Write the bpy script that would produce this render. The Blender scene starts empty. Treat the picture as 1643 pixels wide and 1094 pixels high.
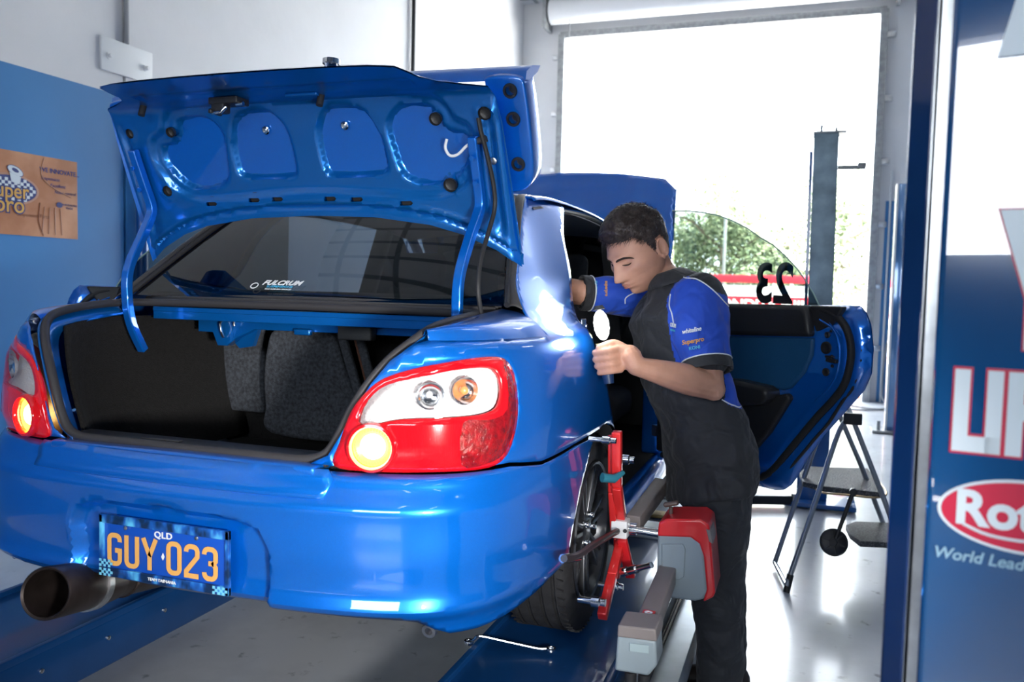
import bpy, bmesh, math, random, bisect
from mathutils import Vector, Matrix, Euler
from mathutils.geometry import delaunay_2d_cdt
from mathutils.bvhtree import BVHTree
PI = math.pi
random.seed(7)
sc = bpy.context.scene
C = sc.collection

# ------------------------------------------------------------------ camera, sky, exposure
CP = Vector((1.4594, -2.6126, 1.0947)); YAW, PITCH, ROLL, FPX = .3339, -.0647, .0228, 1351.5
_cy, _sy, _cp, _sp = math.cos(YAW), math.sin(YAW), math.cos(PITCH), math.sin(PITCH)
CF = Vector((-_sy*_cp, _cy*_cp, _sp)); _r = Vector((_cy, _sy, 0)); _u = _r.cross(CF)
CR = _r*math.cos(ROLL)+_u*math.sin(ROLL); CU = _u*math.cos(ROLL)-_r*math.sin(ROLL)
cam = bpy.data.cameras.new('camera'); cam_o = bpy.data.objects.new('camera', cam); C.objects.link(cam_o)
M = Matrix.Identity(4)
for i in range(3):
    M[i][0], M[i][1], M[i][2], M[i][3] = CR[i], CU[i], -CF[i], CP[i]
cam_o.matrix_world = M
cam.sensor_width = 36; cam.sensor_fit = 'HORIZONTAL'; cam.lens = 36*FPX/1643; cam.clip_start = .02; cam.clip_end = 200
cam.dof.use_dof = True; cam.dof.focus_distance = 2.5; cam.dof.aperture_fstop = 3.8
sc.camera = cam_o
sc.view_settings.view_transform = 'Standard'; sc.view_settings.look = 'None'
sc.view_settings.gamma = 1; sc.view_settings.use_curve_mapping = False
sc.view_settings.exposure = 0.5
w = bpy.data.worlds.new('sky'); sc.world = w; w.use_nodes = True
wn = w.node_tree; bg = wn.nodes['Background']
bg.inputs[0].default_value = (.86, .93, 1, 1); bg.inputs[1].default_value = 10.0
sun = bpy.data.lights.new('sun', 'SUN'); sun.energy = 60; sun.angle = .02; sun.color = (1, .96, .88)
so = bpy.data.objects.new('sun', sun); C.objects.link(so); so.rotation_euler = (math.radians(40), 0, math.radians(70))
def area(name, loc, rot, sx, sy, e, col=(1, 1, 1), portal=False):
    l = bpy.data.lights.new(name, 'AREA'); l.shape = 'RECTANGLE'; l.size = sx; l.size_y = sy; l.energy = e; l.color = col
    o = bpy.data.objects.new(name, l); C.objects.link(o); o.location = loc; o.rotation_euler = rot
    if portal: l.cycles.is_portal = True
    return o
FAR_Y, BACK_Y, LEFT_X, RIGHT_X, FLOOR_Z, CEIL_Z = 9.3, -7.0, -2.6, 6.6, -.3, 5.2
area('door_portal_far', (.13, FAR_Y+.05, 2.2), (-PI/2, 0, 0), 4.3, 4.9, 1, portal=True)
area('window_portal_back', (1.3, BACK_Y-.05, 2.18), (PI/2, 0, 0), 2.6, 1.6, 1, portal=True)
fl = area('camera_flash', (1.95, -2.45, .84), (0, 0, 0), .26, .16, 7.5, (1, .98, .95)); fl.data.spread = math.radians(52)
fl.rotation_euler = (Vector((1.95, -2.45, .84))-Vector((.55, -.85, .70))).to_track_quat('Z', 'Y').to_euler()
# the lamp that the man holds has its own light in its builder

# ------------------------------------------------------------------ materials
MATS = {}
def nmat(name):
    m = bpy.data.materials.new(name); m.use_nodes = True; MATS[name] = m
    return m, m.node_tree, m.node_tree.nodes['Principled BSDF']
def mat(name, col, rough=.5, metal=0., coat=0., coat_r=.05, spec=.5, noise=0., nscale=8., bump=0., bscale=60., emit=None, es=1., alpha=1., trans=0., ior=1.45, sheen=0.):
    if name in MATS: return MATS[name]
    m, t, b = nmat(name)
    I = b.inputs
    I['Base Color'].default_value = (*col, 1); I['Roughness'].default_value = rough; I['Metallic'].default_value = metal
    I['Coat Weight'].default_value = coat; I['Coat Roughness'].default_value = coat_r; I['Specular IOR Level'].default_value = spec
    I['Transmission Weight'].default_value = trans; I['IOR'].default_value = ior
    if sheen: I['Sheen Weight'].default_value = sheen
    if emit: I['Emission Color'].default_value = (*emit, 1); I['Emission Strength'].default_value = es
    tc = t.nodes.new('ShaderNodeTexCoord')
    if noise:
        n = t.nodes.new('ShaderNodeTexNoise'); n.inputs['Scale'].default_value = nscale; n.inputs['Detail'].default_value = 4
        t.links.new(tc.outputs['Object'], n.inputs['Vector'])
        r = t.nodes.new('ShaderNodeValToRGB'); e = r.color_ramp.elements
        e[0].position = .3; e[1].position = .7
        e[0].color = (*[c*(1-noise) for c in col], 1); e[1].color = (*[min(1, c*(1+noise)) for c in col], 1)
        t.links.new(n.outputs[0], r.inputs[0]); t.links.new(r.outputs[0], I['Base Color'])
    if bump:
        n = t.nodes.new('ShaderNodeTexNoise'); n.inputs['Scale'].default_value = bscale; n.inputs['Detail'].default_value = 3
        t.links.new(tc.outputs['Object'], n.inputs['Vector'])
        bp = t.nodes.new('ShaderNodeBump'); bp.inputs['Strength'].default_value = bump; bp.inputs['Distance'].default_value = .01
        t.links.new(n.outputs[0], bp.inputs['Height']); t.links.new(bp.outputs[0], I['Normal'])
    return m
def glass(name, tint, rough=0.0, refl=1.0):
    # thin glass: tinted see-through plus mirror reflection by angle
    m, t, b = nmat(name); t.nodes.remove(b)
    out = t.nodes['Material Output']
    tr = t.nodes.new('ShaderNodeBsdfTransparent'); tr.inputs[0].default_value = (*tint, 1)
    gl = t.nodes.new('ShaderNodeBsdfGlossy'); gl.inputs['Roughness'].default_value = rough; gl.inputs['Color'].default_value = (refl, refl, refl, 1)
    fr = t.nodes.new('ShaderNodeFresnel'); fr.inputs[0].default_value = 1.6
    mx = t.nodes.new('ShaderNodeMixShader')
    t.links.new(fr.outputs[0], mx.inputs[0]); t.links.new(tr.outputs[0], mx.inputs[1]); t.links.new(gl.outputs[0], mx.inputs[2])
    t.links.new(mx.outputs[0], out.inputs[0]); return m

def paint_mat(name, col, metal=.75, rough=.36, coat=1.):
    m = mat(name, col, rough, metal, coat, .02)
    t = m.node_tree; b = t.nodes['Principled BSDF']
    tc = t.nodes.new('ShaderNodeTexCoord'); v = t.nodes.new('ShaderNodeTexVoronoi'); v.inputs['Scale'].default_value = 1400
    t.links.new(tc.outputs['Object'], v.inputs['Vector'])
    hs = t.nodes.new('ShaderNodeMixRGB'); hs.inputs[1].default_value = (*[c*.88 for c in col], 1); hs.inputs[2].default_value = (*[min(1, c*1.14) for c in col], 1)
    t.links.new(v.outputs['Color'], hs.inputs[0]); t.links.new(hs.outputs[0], b.inputs['Base Color'])
    b.inputs['Coat IOR'].default_value = 1.75
    return m
PAINT = paint_mat('blue_car_paint', (.0005, .155, .66), .55, .30)
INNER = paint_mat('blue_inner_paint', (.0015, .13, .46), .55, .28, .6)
RUBBER = mat('black_rubber', (.018, .018, .02), .6, bump=.1)
SEAL = mat('weather_seal', (.035, .033, .035), .45)
TYRE = mat('tyre_rubber', (.022, .022, .024), .7, noise=.25, nscale=30, bump=.15, bscale=200)
BLACKP = mat('black_plastic', (.02, .02, .022), .4, bump=.1, bscale=300)
DARKP = mat('dark_grey_plastic', (.045, .047, .05), .5, bump=.15, bscale=250)
FELT = mat('grey_felt', (.045, .05, .06), .95, noise=.5, nscale=90, bump=.6, bscale=260)
DFELT = mat('black_trunk_carpet', (.006, .0055, .0055), .95, noise=.4, nscale=80, bump=.5, bscale=200)
STEEL = mat('brushed_steel', (.55, .56, .58), .32, 1., noise=.12, nscale=40)
CHROME = mat('polished_chrome', (.8, .81, .83), .12, 1.)
ALLOY = mat('dark_alloy', (.16, .165, .175), .32, .9, noise=.15, nscale=30)
GREYP = mat('light_grey_casing', (.24, .29, .32), .42, noise=.05, bump=.05, bscale=400)
TAUPE = mat('grey_brown_casing', (.19, .165, .16), .45, noise=.06, bump=.05, bscale=400)
REDP = mat('red_enamel', (.62, .015, .02), .3, coat=.5)
REDA = mat('red_anodised_bar', (.75, .03, .03), .3, .25, coat=.5)
WHITE = mat('white_paint', (.78, .79, .80), .5)
ORANGE = mat('orange_lettering', (.75, .38, .10), .5)
SKIN = mat('skin', (.52, .27, .185), .5, noise=.08, nscale=25, bump=.06, bscale=250)
SKIN.node_tree.nodes['Principled BSDF'].inputs['Subsurface Weight'].default_value = .12
SKIN.node_tree.nodes['Principled BSDF'].inputs['Subsurface Radius'].default_value = (.012, .005, .003)
SKIN.node_tree.nodes['Principled BSDF'].inputs['Subsurface Scale'].default_value = 1.0
HAIR = mat('dark_brown_hair', (.040, .028, .025), .42, noise=.5, nscale=60, bump=.5, bscale=120)
LIFTBLUE = mat('lift_blue_enamel', (.004, .045, .16), .3, coat=.6, coat_r=.08, noise=.15, nscale=5)
BLUEP = mat('blue_steel_paint', (.01, .10, .36), .35, coat=.5, noise=.12, nscale=4)

# ------------------------------------------------------------------ mesh helpers
def link(name, me, m=None, parent=None, smooth=None):
    o = bpy.data.objects.new(name, me); C.objects.link(o)
    if m is not None and not me.materials: me.materials.append(m)
    if parent is not None: o.parent = parent
    if smooth is not None: smooth_angle(me, smooth)
    return o
def smooth_angle(me, deg):
    bm = bmesh.new(); bm.from_mesh(me)
    for f in bm.faces: f.smooth = True
    lim = math.radians(deg)
    for e in bm.edges:
        if len(e.link_faces) == 2 and e.calc_face_angle(0) > lim: e.smooth = False
    bm.to_mesh(me); bm.free()
def mesh(name, vs, fs, m=None, parent=None, smooth=40):
    me = bpy.data.meshes.new(name); me.from_pydata([tuple(v) for v in vs], [], fs); me.validate()
    return link(name, me, m, parent, smooth)
def tag(o, label=None, cat=None, group=None, kind=None):
    if label: o['label'] = label
    if cat: o['category'] = cat
    if group: o['group'] = group
    if kind: o['kind'] = kind
    return o
def thing(name, loc, label, cat, group=None):
    o = bpy.data.objects.new(name, None); C.objects.link(o); o.location = loc; o.empty_display_size = .1
    bpy.context.view_layer.update()
    return tag(o, label, cat, group)
def keep(o, parent):   # parent while staying where it was built in world coordinates
    o.parent = parent; o.matrix_parent_inverse = parent_world(parent).inverted(); return o
def parent_world(p):
    m = Matrix.Translation(p.location) @ p.rotation_euler.to_matrix().to_4x4()
    return (parent_world(p.parent) @ p.matrix_parent_inverse @ m) if p.parent else m
class MB:
    def __init__(s): s.v = []; s.f = []; s.mi = []
    def add(s, vs, fs, mi=0):
        n = len(s.v); s.v += [tuple(v) for v in vs]; s.f += [tuple(i+n for i in f) for f in fs]; s.mi += [mi]*len(fs); return s
    def box(s, c, d, R=None, bev=0, mi=0):
        x, y, z = [k/2 for k in d]
        if bev <= 0:
            vs = [Vector((a*x, b*y, e*z)) for a in (-1, 1) for b in (-1, 1) for e in (-1, 1)]
            fs = [(0, 1, 3, 2), (4, 6, 7, 5), (0, 4, 5, 1), (2, 3, 7, 6), (0, 2, 6, 4), (1, 5, 7, 3)]
        else:
            bm = bmesh.new(); bmesh.ops.create_cube(bm, size=1)
            for v in bm.verts: v.co = Vector((v.co.x*d[0], v.co.y*d[1], v.co.z*d[2]))
            bmesh.ops.bevel(bm, geom=list(bm.edges), offset=min(bev, min(d)*.49), segments=3, profile=.5, affect='EDGES')
            vs = [v.co.copy() for v in bm.verts]; bm.verts.index_update(); fs = [tuple(v.index for v in f.verts) for f in bm.faces]; bm.free()
        if R is not None: vs = [R @ v for v in vs]
        c = Vector(c); return s.add([v+c for v in vs], fs, mi)
    def bar(s, a, b, w, h, up=(0, 0, 1), bev=0, mi=0):
        a, b = Vector(a), Vector(b); d = b-a; L = d.length; d.normalize()
        up = Vector(up); x = d.cross(up)
        if x.length < 1e-4: x = d.cross(Vector((1, 0, 0)))
        x.normalize(); z = x.cross(d)
        R = Matrix((x, d, z)).transposed()
        return s.box((a+b)/2, (w, L, h), R, bev, mi)
    def tube(s, pts, r, n=12, cap=True, mi=0):
        P = [Vector(p) for p in pts]; rs = r if isinstance(r, (list, tuple)) else [r]*len(P)
        T = []
        for i in range(len(P)):
            t = (P[min(i+1, len(P)-1)]-P[max(i-1, 0)]); T.append(t.normalized())
        x = T[0].cross(Vector((0, 0, 1)))
        if x.length < 1e-3: x = T[0].cross(Vector((1, 0, 0)))
        x.normalize(); vs = []; fs = []
        for i, p in enumerate(P):
            x = (x-T[i]*x.dot(T[i])).normalized(); y = T[i].cross(x)
            for k in range(n):
                a = 2*PI*k/n; vs.append(p+(x*math.cos(a)+y*math.sin(a))*rs[i])
        for i in range(len(P)-1):
            for k in range(n):
                a = i*n+k; b = i*n+(k+1) % n; fs.append((a, b, b+n, a+n))
        if cap: fs.append(tuple(range(n-1, -1, -1))); fs.append(tuple((len(P)-1)*n+k for k in range(n)))
        return s.add(vs, fs, mi)
    def cyl(s, a, b, r, n=20, mi=0): return s.tube([a, b], r, n, True, mi)
    def lathe(s, prof, c, axis, n=32, mi=0, close=False):   # prof (r, h) along axis
        c = Vector(c); ax = Vector(axis).normalized(); x = ax.orthogonal().normalized(); y = ax.cross(x)
        vs = [c+ax*h+(x*math.cos(2*PI*k/n)+y*math.sin(2*PI*k/n))*r for r, h in prof for k in range(n)]
        fs = []; L = len(prof)
        for i in range(L if close else L-1):
            j = (i+1) % L
            for k in range(n): fs.append((i*n+k, i*n+(k+1) % n, j*n+(k+1) % n, j*n+k))
        return s.add(vs, fs, mi)
    def prism(s, pts, d, mi=0):   # polygon of 3D points extruded by vector d
        n = len(pts); d = Vector(d); vs = [Vector(p) for p in pts]+[Vector(p)+d for p in pts]
        fs = [tuple(range(n-1, -1, -1)), tuple(range(n, 2*n))]+[(i, (i+1) % n, n+(i+1) % n, n+i) for i in range(n)]
        return s.add(vs, fs, mi)
    def ball(s, c, r, n=16, mi=0):
        r = (r, r, r) if not isinstance(r, (tuple, list)) else r
        bm = bmesh.new(); bmesh.ops.create_uvsphere(bm, u_segments=n, v_segments=max(6, n//2), radius=1)
        vs = [Vector((v.co.x*r[0], v.co.y*r[1], v.co.z*r[2]))+Vector(c) for v in bm.verts]; bm.verts.index_update()
        fs = [tuple(v.index for v in f.verts) for f in bm.faces]; bm.free(); return s.add(vs, fs, mi)
    def build(s, name, mats, parent=None, smooth=40, bev=0, world=False):
        me = bpy.data.meshes.new(name)
        for m in (mats if isinstance(mats, (list, tuple)) else [mats]): me.materials.append(m)
        vs = s.v
        me.from_pydata(vs, [], s.f)
        for p, i in zip(me.polygons, s.mi): p.material_index = i
        bm = bmesh.new(); bm.from_mesh(me); bmesh.ops.recalc_face_normals(bm, faces=bm.faces); bm.to_mesh(me); bm.free()
        o = link(name, me, None, None, smooth)
        if parent is not None: keep(o, parent)
        if bev:
            b = o.modifiers.new('bevel', 'BEVEL'); b.width = bev; b.segments = 3; b.limit_method = 'ANGLE'; b.angle_limit = math.radians(40)
            o.data.shade_smooth() if hasattr(o.data, 'shade_smooth') else None
        return o
def cr(pts, n=8, closed=False):
    P = [Vector(p) for p in pts]; N = len(P); out = []
    rng = N if closed else N-1
    for i in range(rng):
        g = (lambda k: P[k % N]) if closed else (lambda k: P[max(0, min(N-1, k))])
        p0, p1, p2, p3 = g(i-1), g(i), g(i+1), g(i+2)
        for k in range(n):
            t = k/n
            out.append(.5*((2*p1)+(-p0+p2)*t+(2*p0-5*p1+4*p2-p3)*t*t+(-p0+3*p1-3*p2+p3)*t**3))
    if not closed: out.append(P[-1].copy())
    return out
def inside(p, poly):
    x, y = p[0], p[1]; c = False; j = len(poly)-1
    for i in range(len(poly)):
        xi, yi = poly[i][0], poly[i][1]; xj, yj = poly[j][0], poly[j][1]
        if (yi > y) != (yj > y) and x < (xj-xi)*(y-yi)/(yj-yi)+xi: c = not c
        j = i
    return c
def pdist(p, poly):
    x, y = p[0], p[1]; d = 1e9; n = len(poly)
    for i in range(n):
        ax, ay = poly[i][0], poly[i][1]; bx, by = poly[(i+1) % n][0], poly[(i+1) % n][1]
        dx, dy = bx-ax, by-ay; L = dx*dx+dy*dy
        t = 0 if L == 0 else max(0, min(1, ((x-ax)*dx+(y-ay)*dy)/L))
        q = (ax+dx*t-x)**2+(ay+dy*t-y)**2
        if q < d: d = q
    return math.sqrt(d)
def dens(poly, step):
    out = []; n = len(poly)
    for i in range(n):
        a = Vector(poly[i][:2]); b = Vector(poly[(i+1) % n][:2]); k = max(1, int((b-a).length/step))
        for j in range(k): out.append(a.lerp(b, j/k))
    return out
def skin2d(outline, f, step=.02, holes=(), extra=()):
    """fill a 2D outline (with holes) by triangles on a regular inner grid and map every point by f(u, v) -> 3D"""
    O = dens(outline, step); H = [dens(h, step) for h in holes]; X = [dens(e, step) for e in extra]
    vs = []; es = []
    for loop in [O]+H+X:
        n0 = len(vs); vs += loop; es += [(n0+i, n0+(i+1) % len(loop)) for i in range(len(loop))]
    x0 = min(p[0] for p in O); x1 = max(p[0] for p in O); y0 = min(p[1] for p in O); y1 = max(p[1] for p in O)
    loops = [O]+H+X
    nx = int((x1-x0)/step); ny = int((y1-y0)/step)
    for i in range(nx+1):
        for j in range(ny+1):
            p = (x0+(i+.5*(j % 2))*step, y0+j*step)
            if not inside(p, O) or any(inside(p, h) for h in H): continue
            if min(pdist(p, l) for l in loops) < step*.45: continue
            vs.append(Vector(p))
    r = delaunay_2d_cdt(vs, es, [], 0, 1e-6)
    V, F = r[0], r[2]
    fs = []
    for t in F:
        c = sum((V[i] for i in t), Vector((0, 0)))/len(t)
        if inside(c, O) and not any(inside(c, h) for h in H): fs.append(tuple(t))
    return [Vector(f(p[0], p[1])) for p in V], fs
def panel(name, outline, f, m, parent, step=.02, holes=(), thick=.0, flip=False, extra=(), mirror=False, smooth=35):
    vs, fs = skin2d(outline, f, step, holes, extra)
    if mirror: vs = [Vector((-v.x, v.y, v.z)) for v in vs]; flip = not flip
    if flip: fs = [t[::-1] for t in fs]
    o = mesh(name, vs, fs, m, None, smooth)
    if parent is not None: keep(o, parent)
    if thick:
        s = o.modifiers.new('thickness', 'SOLIDIFY'); s.thickness = thick; s.offset = -1
    return o
def loft(name, rows, m, parent, thick=0, smooth=40, mirror=False, sub=1, closed=False):
    if sub > 1:
        rows = [cr(r, sub) for r in rows]
        cols = list(zip(*rows)); cols = [cr(c, sub) for c in cols]; rows = list(zip(*cols))
    vs = [Vector(p) for r in rows for p in r]; n = len(rows[0]); fs = []
    for i in range(len(rows)-1):
        for k in range(n if closed else n-1): fs.append((i*n+k, i*n+(k+1) % n, (i+1)*n+(k+1) % n, (i+1)*n+k))
    if mirror: vs = [Vector((-v.x, v.y, v.z)) for v in vs]
    mb = MB(); mb.add(vs, fs); o = mb.build(name, m, parent, smooth)
    if thick:
        s = o.modifiers.new('thickness', 'SOLIDIFY'); s.thickness = thick; s.offset = 0
    return o
def at(px, py, ax, val):   # the point of the plane ax = val that the photograph shows at a pixel
    d = CF*FPX+CR*(px-821.5)-CU*(py-547); i = 'xyz'.index(ax); t = (val-CP[i])/d[i]; return CP+d*t
def text(name, body, m, size, M4, parent, depth=.001, align='CENTER', shear=0, bold=0., sx=1., space=1.):
    cu = bpy.data.curves.new(name, 'FONT'); cu.body = body; cu.size = size; cu.extrude = depth; cu.align_x = align; cu.align_y = 'CENTER'
    cu.shear = shear; cu.offset = bold; cu.space_character = space; cu.resolution_u = 4
    o = bpy.data.objects.new(name, cu); C.objects.link(o); bpy.context.view_layer.update()
    me = bpy.data.meshes.new_from_object(o.evaluated_get(bpy.context.evaluated_depsgraph_get())); bpy.data.objects.remove(o)
    me.materials.clear(); me.transform(Matrix.Diagonal((sx, 1, 1, 1))); me.transform(M4)
    me.name = name
    r = link(name, me, m, None)
    if parent is not None: keep(r, parent)
    return r
def frame(o, x, y):   # matrix with origin o, local x and y directions
    x = Vector(x).normalized(); y = Vector(y); y = (y-x*y.dot(x)).normalized(); z = x.cross(y); m = Matrix.Identity(4)
    for i in range(3): m[i][0], m[i][1], m[i][2], m[i][3] = x[i], y[i], z[i], o[i]
    return m
def sstep(a, b, x):
    t = max(0, min(1, (x-a)/(b-a))); return t*t*(3-2*t)
# ------------------------------------------------------------------ the room
def struct(name, mb, m, bev=0):
    o = mb.build(name, m, None, 30, bev); o['kind'] = 'structure'; return o
# floor
fm, t, b = nmat('grey_epoxy_floor')
b.inputs['Roughness'].default_value = .32; b.inputs['Coat Weight'].default_value = .4; b.inputs['Coat Roughness'].default_value = .12
tc = t.nodes.new('ShaderNodeTexCoord'); n = t.nodes.new('ShaderNodeTexNoise'); n.inputs['Scale'].default_value = 1.3; n.inputs['Detail'].default_value = 8; n.inputs['Roughness'].default_value = .65
n2 = t.nodes.new('ShaderNodeTexNoise'); n2.inputs['Scale'].default_value = 14; n2.inputs['Detail'].default_value = 5
t.links.new(tc.outputs['Object'], n.inputs['Vector']); t.links.new(tc.outputs['Object'], n2.inputs['Vector'])
r = t.nodes.new('ShaderNodeValToRGB'); e = r.color_ramp.elements; e[0].position = .33; e[0].color = (.40, .42, .45, 1); e[1].position = .6; e[1].color = (.56, .58, .61, 1)
t.links.new(n.outputs[0], r.inputs[0])
r2 = t.nodes.new('ShaderNodeValToRGB'); e = r2.color_ramp.elements; e[0].position = .27; e[0].color = (.25, .25, .26, 1); e[1].position = .36; e[1].color = (1, 1, 1, 1)
t.links.new(n2.outputs[0], r2.inputs[0])
mx = t.nodes.new('ShaderNodeMixRGB'); mx.blend_type = 'MULTIPLY'; mx.inputs[0].default_value = .8
t.links.new(r.outputs[0], mx.inputs[1]); t.links.new(r2.outputs[0], mx.inputs[2]); t.links.new(mx.outputs[0], b.inputs['Base Color'])
FLOORM = fm
WALLW = mat('white_wall_paint', (.70, .70, .72), .6, noise=.04, nscale=1.5, bump=.15, bscale=12)
WALLB = mat('blue_wall_paint', (.045, .20, .46), .35, noise=.06, nscale=1.2, bump=.1, bscale=14)
struct('floor', MB().box(((LEFT_X+RIGHT_X)/2, (FAR_Y+BACK_Y)/2, FLOOR_Z-.05), (RIGHT_X-LEFT_X+.4, FAR_Y-BACK_Y+.2, .1)), FLOORM)
# ceiling: foil-faced insulation quilted in a grid
cm, t, b = nmat('foil_ceiling'); b.inputs['Roughness'].default_value = .5; b.inputs['Metallic'].default_value = .3
tc = t.nodes.new('ShaderNodeTexCoord'); br = t.nodes.new('ShaderNodeTexBrick'); br.offset = 0
br.inputs['Scale'].default_value = 1; br.inputs['Brick Width'].default_value = .6; br.inputs['Row Height'].default_value = .35; br.inputs['Mortar Size'].default_value = .03
br.inputs['Color1'].default_value = (.55, .57, .60, 1); br.inputs['Color2'].default_value = (.62, .63, .66, 1); br.inputs['Mortar'].default_value = (.2, .22, .25, 1)
t.links.new(tc.outputs['Object'], br.inputs['Vector']); t.links.new(br.outputs[0], b.inputs['Base Color'])
struct('ceiling', MB().box(((LEFT_X+RIGHT_X)/2, (FAR_Y+BACK_Y)/2, CEIL_Z+.05), (RIGHT_X-LEFT_X+.4, FAR_Y-BACK_Y+.2, .1)), cm)
BLUE_TOP = 2.22
# left wall: concrete panels with recessed joints, blue dado
for nm, z0, z1, m in (('wall_left', BLUE_TOP, CEIL_Z, WALLW), ('wall_left_dado', FLOOR_Z, BLUE_TOP, WALLB)):
    mb = MB(); ys = [BACK_Y, -3.4, 1.62, 5.58, FAR_Y]
    for a, c in zip(ys, ys[1:]):
        mb.box((LEFT_X-.09, (a+c)/2, (z0+z1)/2), (.18, c-a-.025, z1-z0))
    mb.box((LEFT_X-.13, (BACK_Y+FAR_Y)/2, (z0+z1)/2), (.18, FAR_Y-BACK_Y, z1-z0))
    o = struct(nm, mb, m)
OPX0, OPX1 = -2.02, 2.28
def wall_y(name, y, x0, x1, ox0, ox1, oz1, th, m):
    mb = MB()
    yc = y+th/2
    mb.box(((x0+ox0)/2, yc, (FLOOR_Z+CEIL_Z)/2), (ox0-x0, th, CEIL_Z-FLOOR_Z))
    mb.box(((x1+ox1)/2, yc, (FLOOR_Z+CEIL_Z)/2), (x1-ox1, th, CEIL_Z-FLOOR_Z))
    mb.box(((ox0+ox1)/2, yc, (oz1+CEIL_Z)/2), (ox1-ox0, th, CEIL_Z-oz1))
    return struct(name, mb, m)
wall_y('wall_far', FAR_Y, LEFT_X-.1, RIGHT_X+.1, OPX0, OPX1, 4.68, .18, WALLW)
WALLN = mat('dark_blue_wall_paint', (.02, .05, .11), .5)
wall_y('wall_near', BACK_Y-.18, LEFT_X-.1, RIGHT_X+.1, 0, 2.6, 2.96, .18, WALLN)
struct('wall_near_sill', MB().box((1.3, BACK_Y-.09, (FLOOR_Z+1.40)/2), (2.6, .18, 1.40-FLOOR_Z)), WALLN)
struct('wall_right', MB().box((RIGHT_X+.09, (BACK_Y+FAR_Y)/2, (FLOOR_Z+CEIL_Z)/2), (.18, FAR_Y-BACK_Y, CEIL_Z-FLOOR_Z)), mat('blue_grey_wall_paint', (.05, .10, .18), .5))
struct('wall_far_dado', MB().box(((OPX1+RIGHT_X)/2+.05, FAR_Y-.006, 1.0), (RIGHT_X-OPX1-.1, .012, 2.6)), WALLB)

def lerp_tab(tab,x):
    if x<=tab[0][0]: return tab[0][1]
    for (a,fa),(b,fb) in zip(tab,tab[1:]):
        if x<=b:
            t=(x-a)/(b-a); return fa+(fb-fa)*t
    return tab[-1][1]
def smooth_tab(tab,n=8):
    # catmull-rom densify of a (x,y) table
    P=[tab[0]]+list(tab)+[tab[-1]];out=[]
    for i in range(1,len(P)-2):
        p0,p1,p2,p3=P[i-1:i+3]
        for k in range(n):
            t=k/n
            out.append(tuple(.5*((2*p1[j])+(-p0[j]+p2[j])*t+(2*p0[j]-5*p1[j]+4*p2[j]-p3[j])*t*t+(-p0[j]+3*p1[j]-3*p2[j]+p3[j])*t**3) for j in range(len(p1))))
    out.append(tuple(tab[-1]));return out
PLAN=smooth_tab([(0,-.935),(.2,-.93),(.4,-.912),(.54,-.885),(.66,-.84),(.745,-.765),(.80,-.66),(.838,-.52),(.858,-.36),(.868,-.15),(.872,.2),(.874,.8),(.874,1.6),(.872,2.3),(.86,2.8),(.82,3.1),(.74,3.3)],10)
SL=[0.]
for a,b in zip(PLAN,PLAN[1:]): SL.append(SL[-1]+math.dist(a,b))
def plan(s):
    s=max(0,min(s,SL[-1]-1e-6))

    i=min(bisect.bisect_right(SL,s)-1,len(SL)-2);t=(s-SL[i])/(SL[i+1]-SL[i])
    def tan(i):
        i=max(0,min(i,len(PLAN)-1));a=PLAN[max(0,i-1)];b=PLAN[min(len(PLAN)-1,i+1)]
        d=math.dist(a,b);return ((b[0]-a[0])/d,(b[1]-a[1])/d)
    x=PLAN[i][0]*(1-t)+PLAN[i+1][0]*t;y=PLAN[i][1]*(1-t)+PLAN[i+1][1]*t
    t0,t1=tan(i),tan(i+1)
    if i==0: t0=(1,0)
    tx=t0[0]*(1-t)+t1[0]*t;ty=t0[1]*(1-t)+t1[1]*t;l=math.hypot(tx,ty)
    return x,y,ty/l,-tx/l     # outward normal
OFF=smooth_tab([(.15,.03),(.30,.012),(.45,.0),(.60,0),(.70,.0),(.80,.006),(.88,.016),(.93,.028),(.96,.045),(.98,.068),(.995,.090),(1.02,.110),(1.06,.127),(1.2,.18),(1.33,.24),(1.39,.275),(1.42,.31)],6)
def wrap(s,z,out=0.):
    x,y,nx,ny=plan(s);o=lerp_tab(OFF,z)-out
    if z>.93 and s>.9:
        a=max(0,min(1,(z-.93)/.21));b=max(0,min(1,(y+.1)/.6));o+=.05*a*a*(3-2*a)*(1-b*b*(3-2*b))
    return (x-nx*o,y-ny*o,z)
def s_of_y(y):
    lo,hi=.7,SL[-1]
    for _ in range(40):
        m=(lo+hi)/2
        if plan(m)[1]<y: lo=m
        else: hi=m
    return lo
# ------------------------------------------------------------------ the car (rear axle at y = 0, tyres on z = 0)
car = thing('car', (0, 0, 0), 'metallic blue four door sedan with open trunk lid on the alignment lift', 'car')
ARCH_S, ARCH_Z, ARCH_R = 1.571, .312, .352
def arch(a0, a1, n=14, r=ARCH_R):
    return [(ARCH_S+r*math.cos(math.radians(a0+(a1-a0)*i/n)), ARCH_Z+r*math.sin(math.radians(a0+(a1-a0)*i/n))) for i in range(n+1)]
def both(fn):
    for mir in (False, True): fn(mir)
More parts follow.
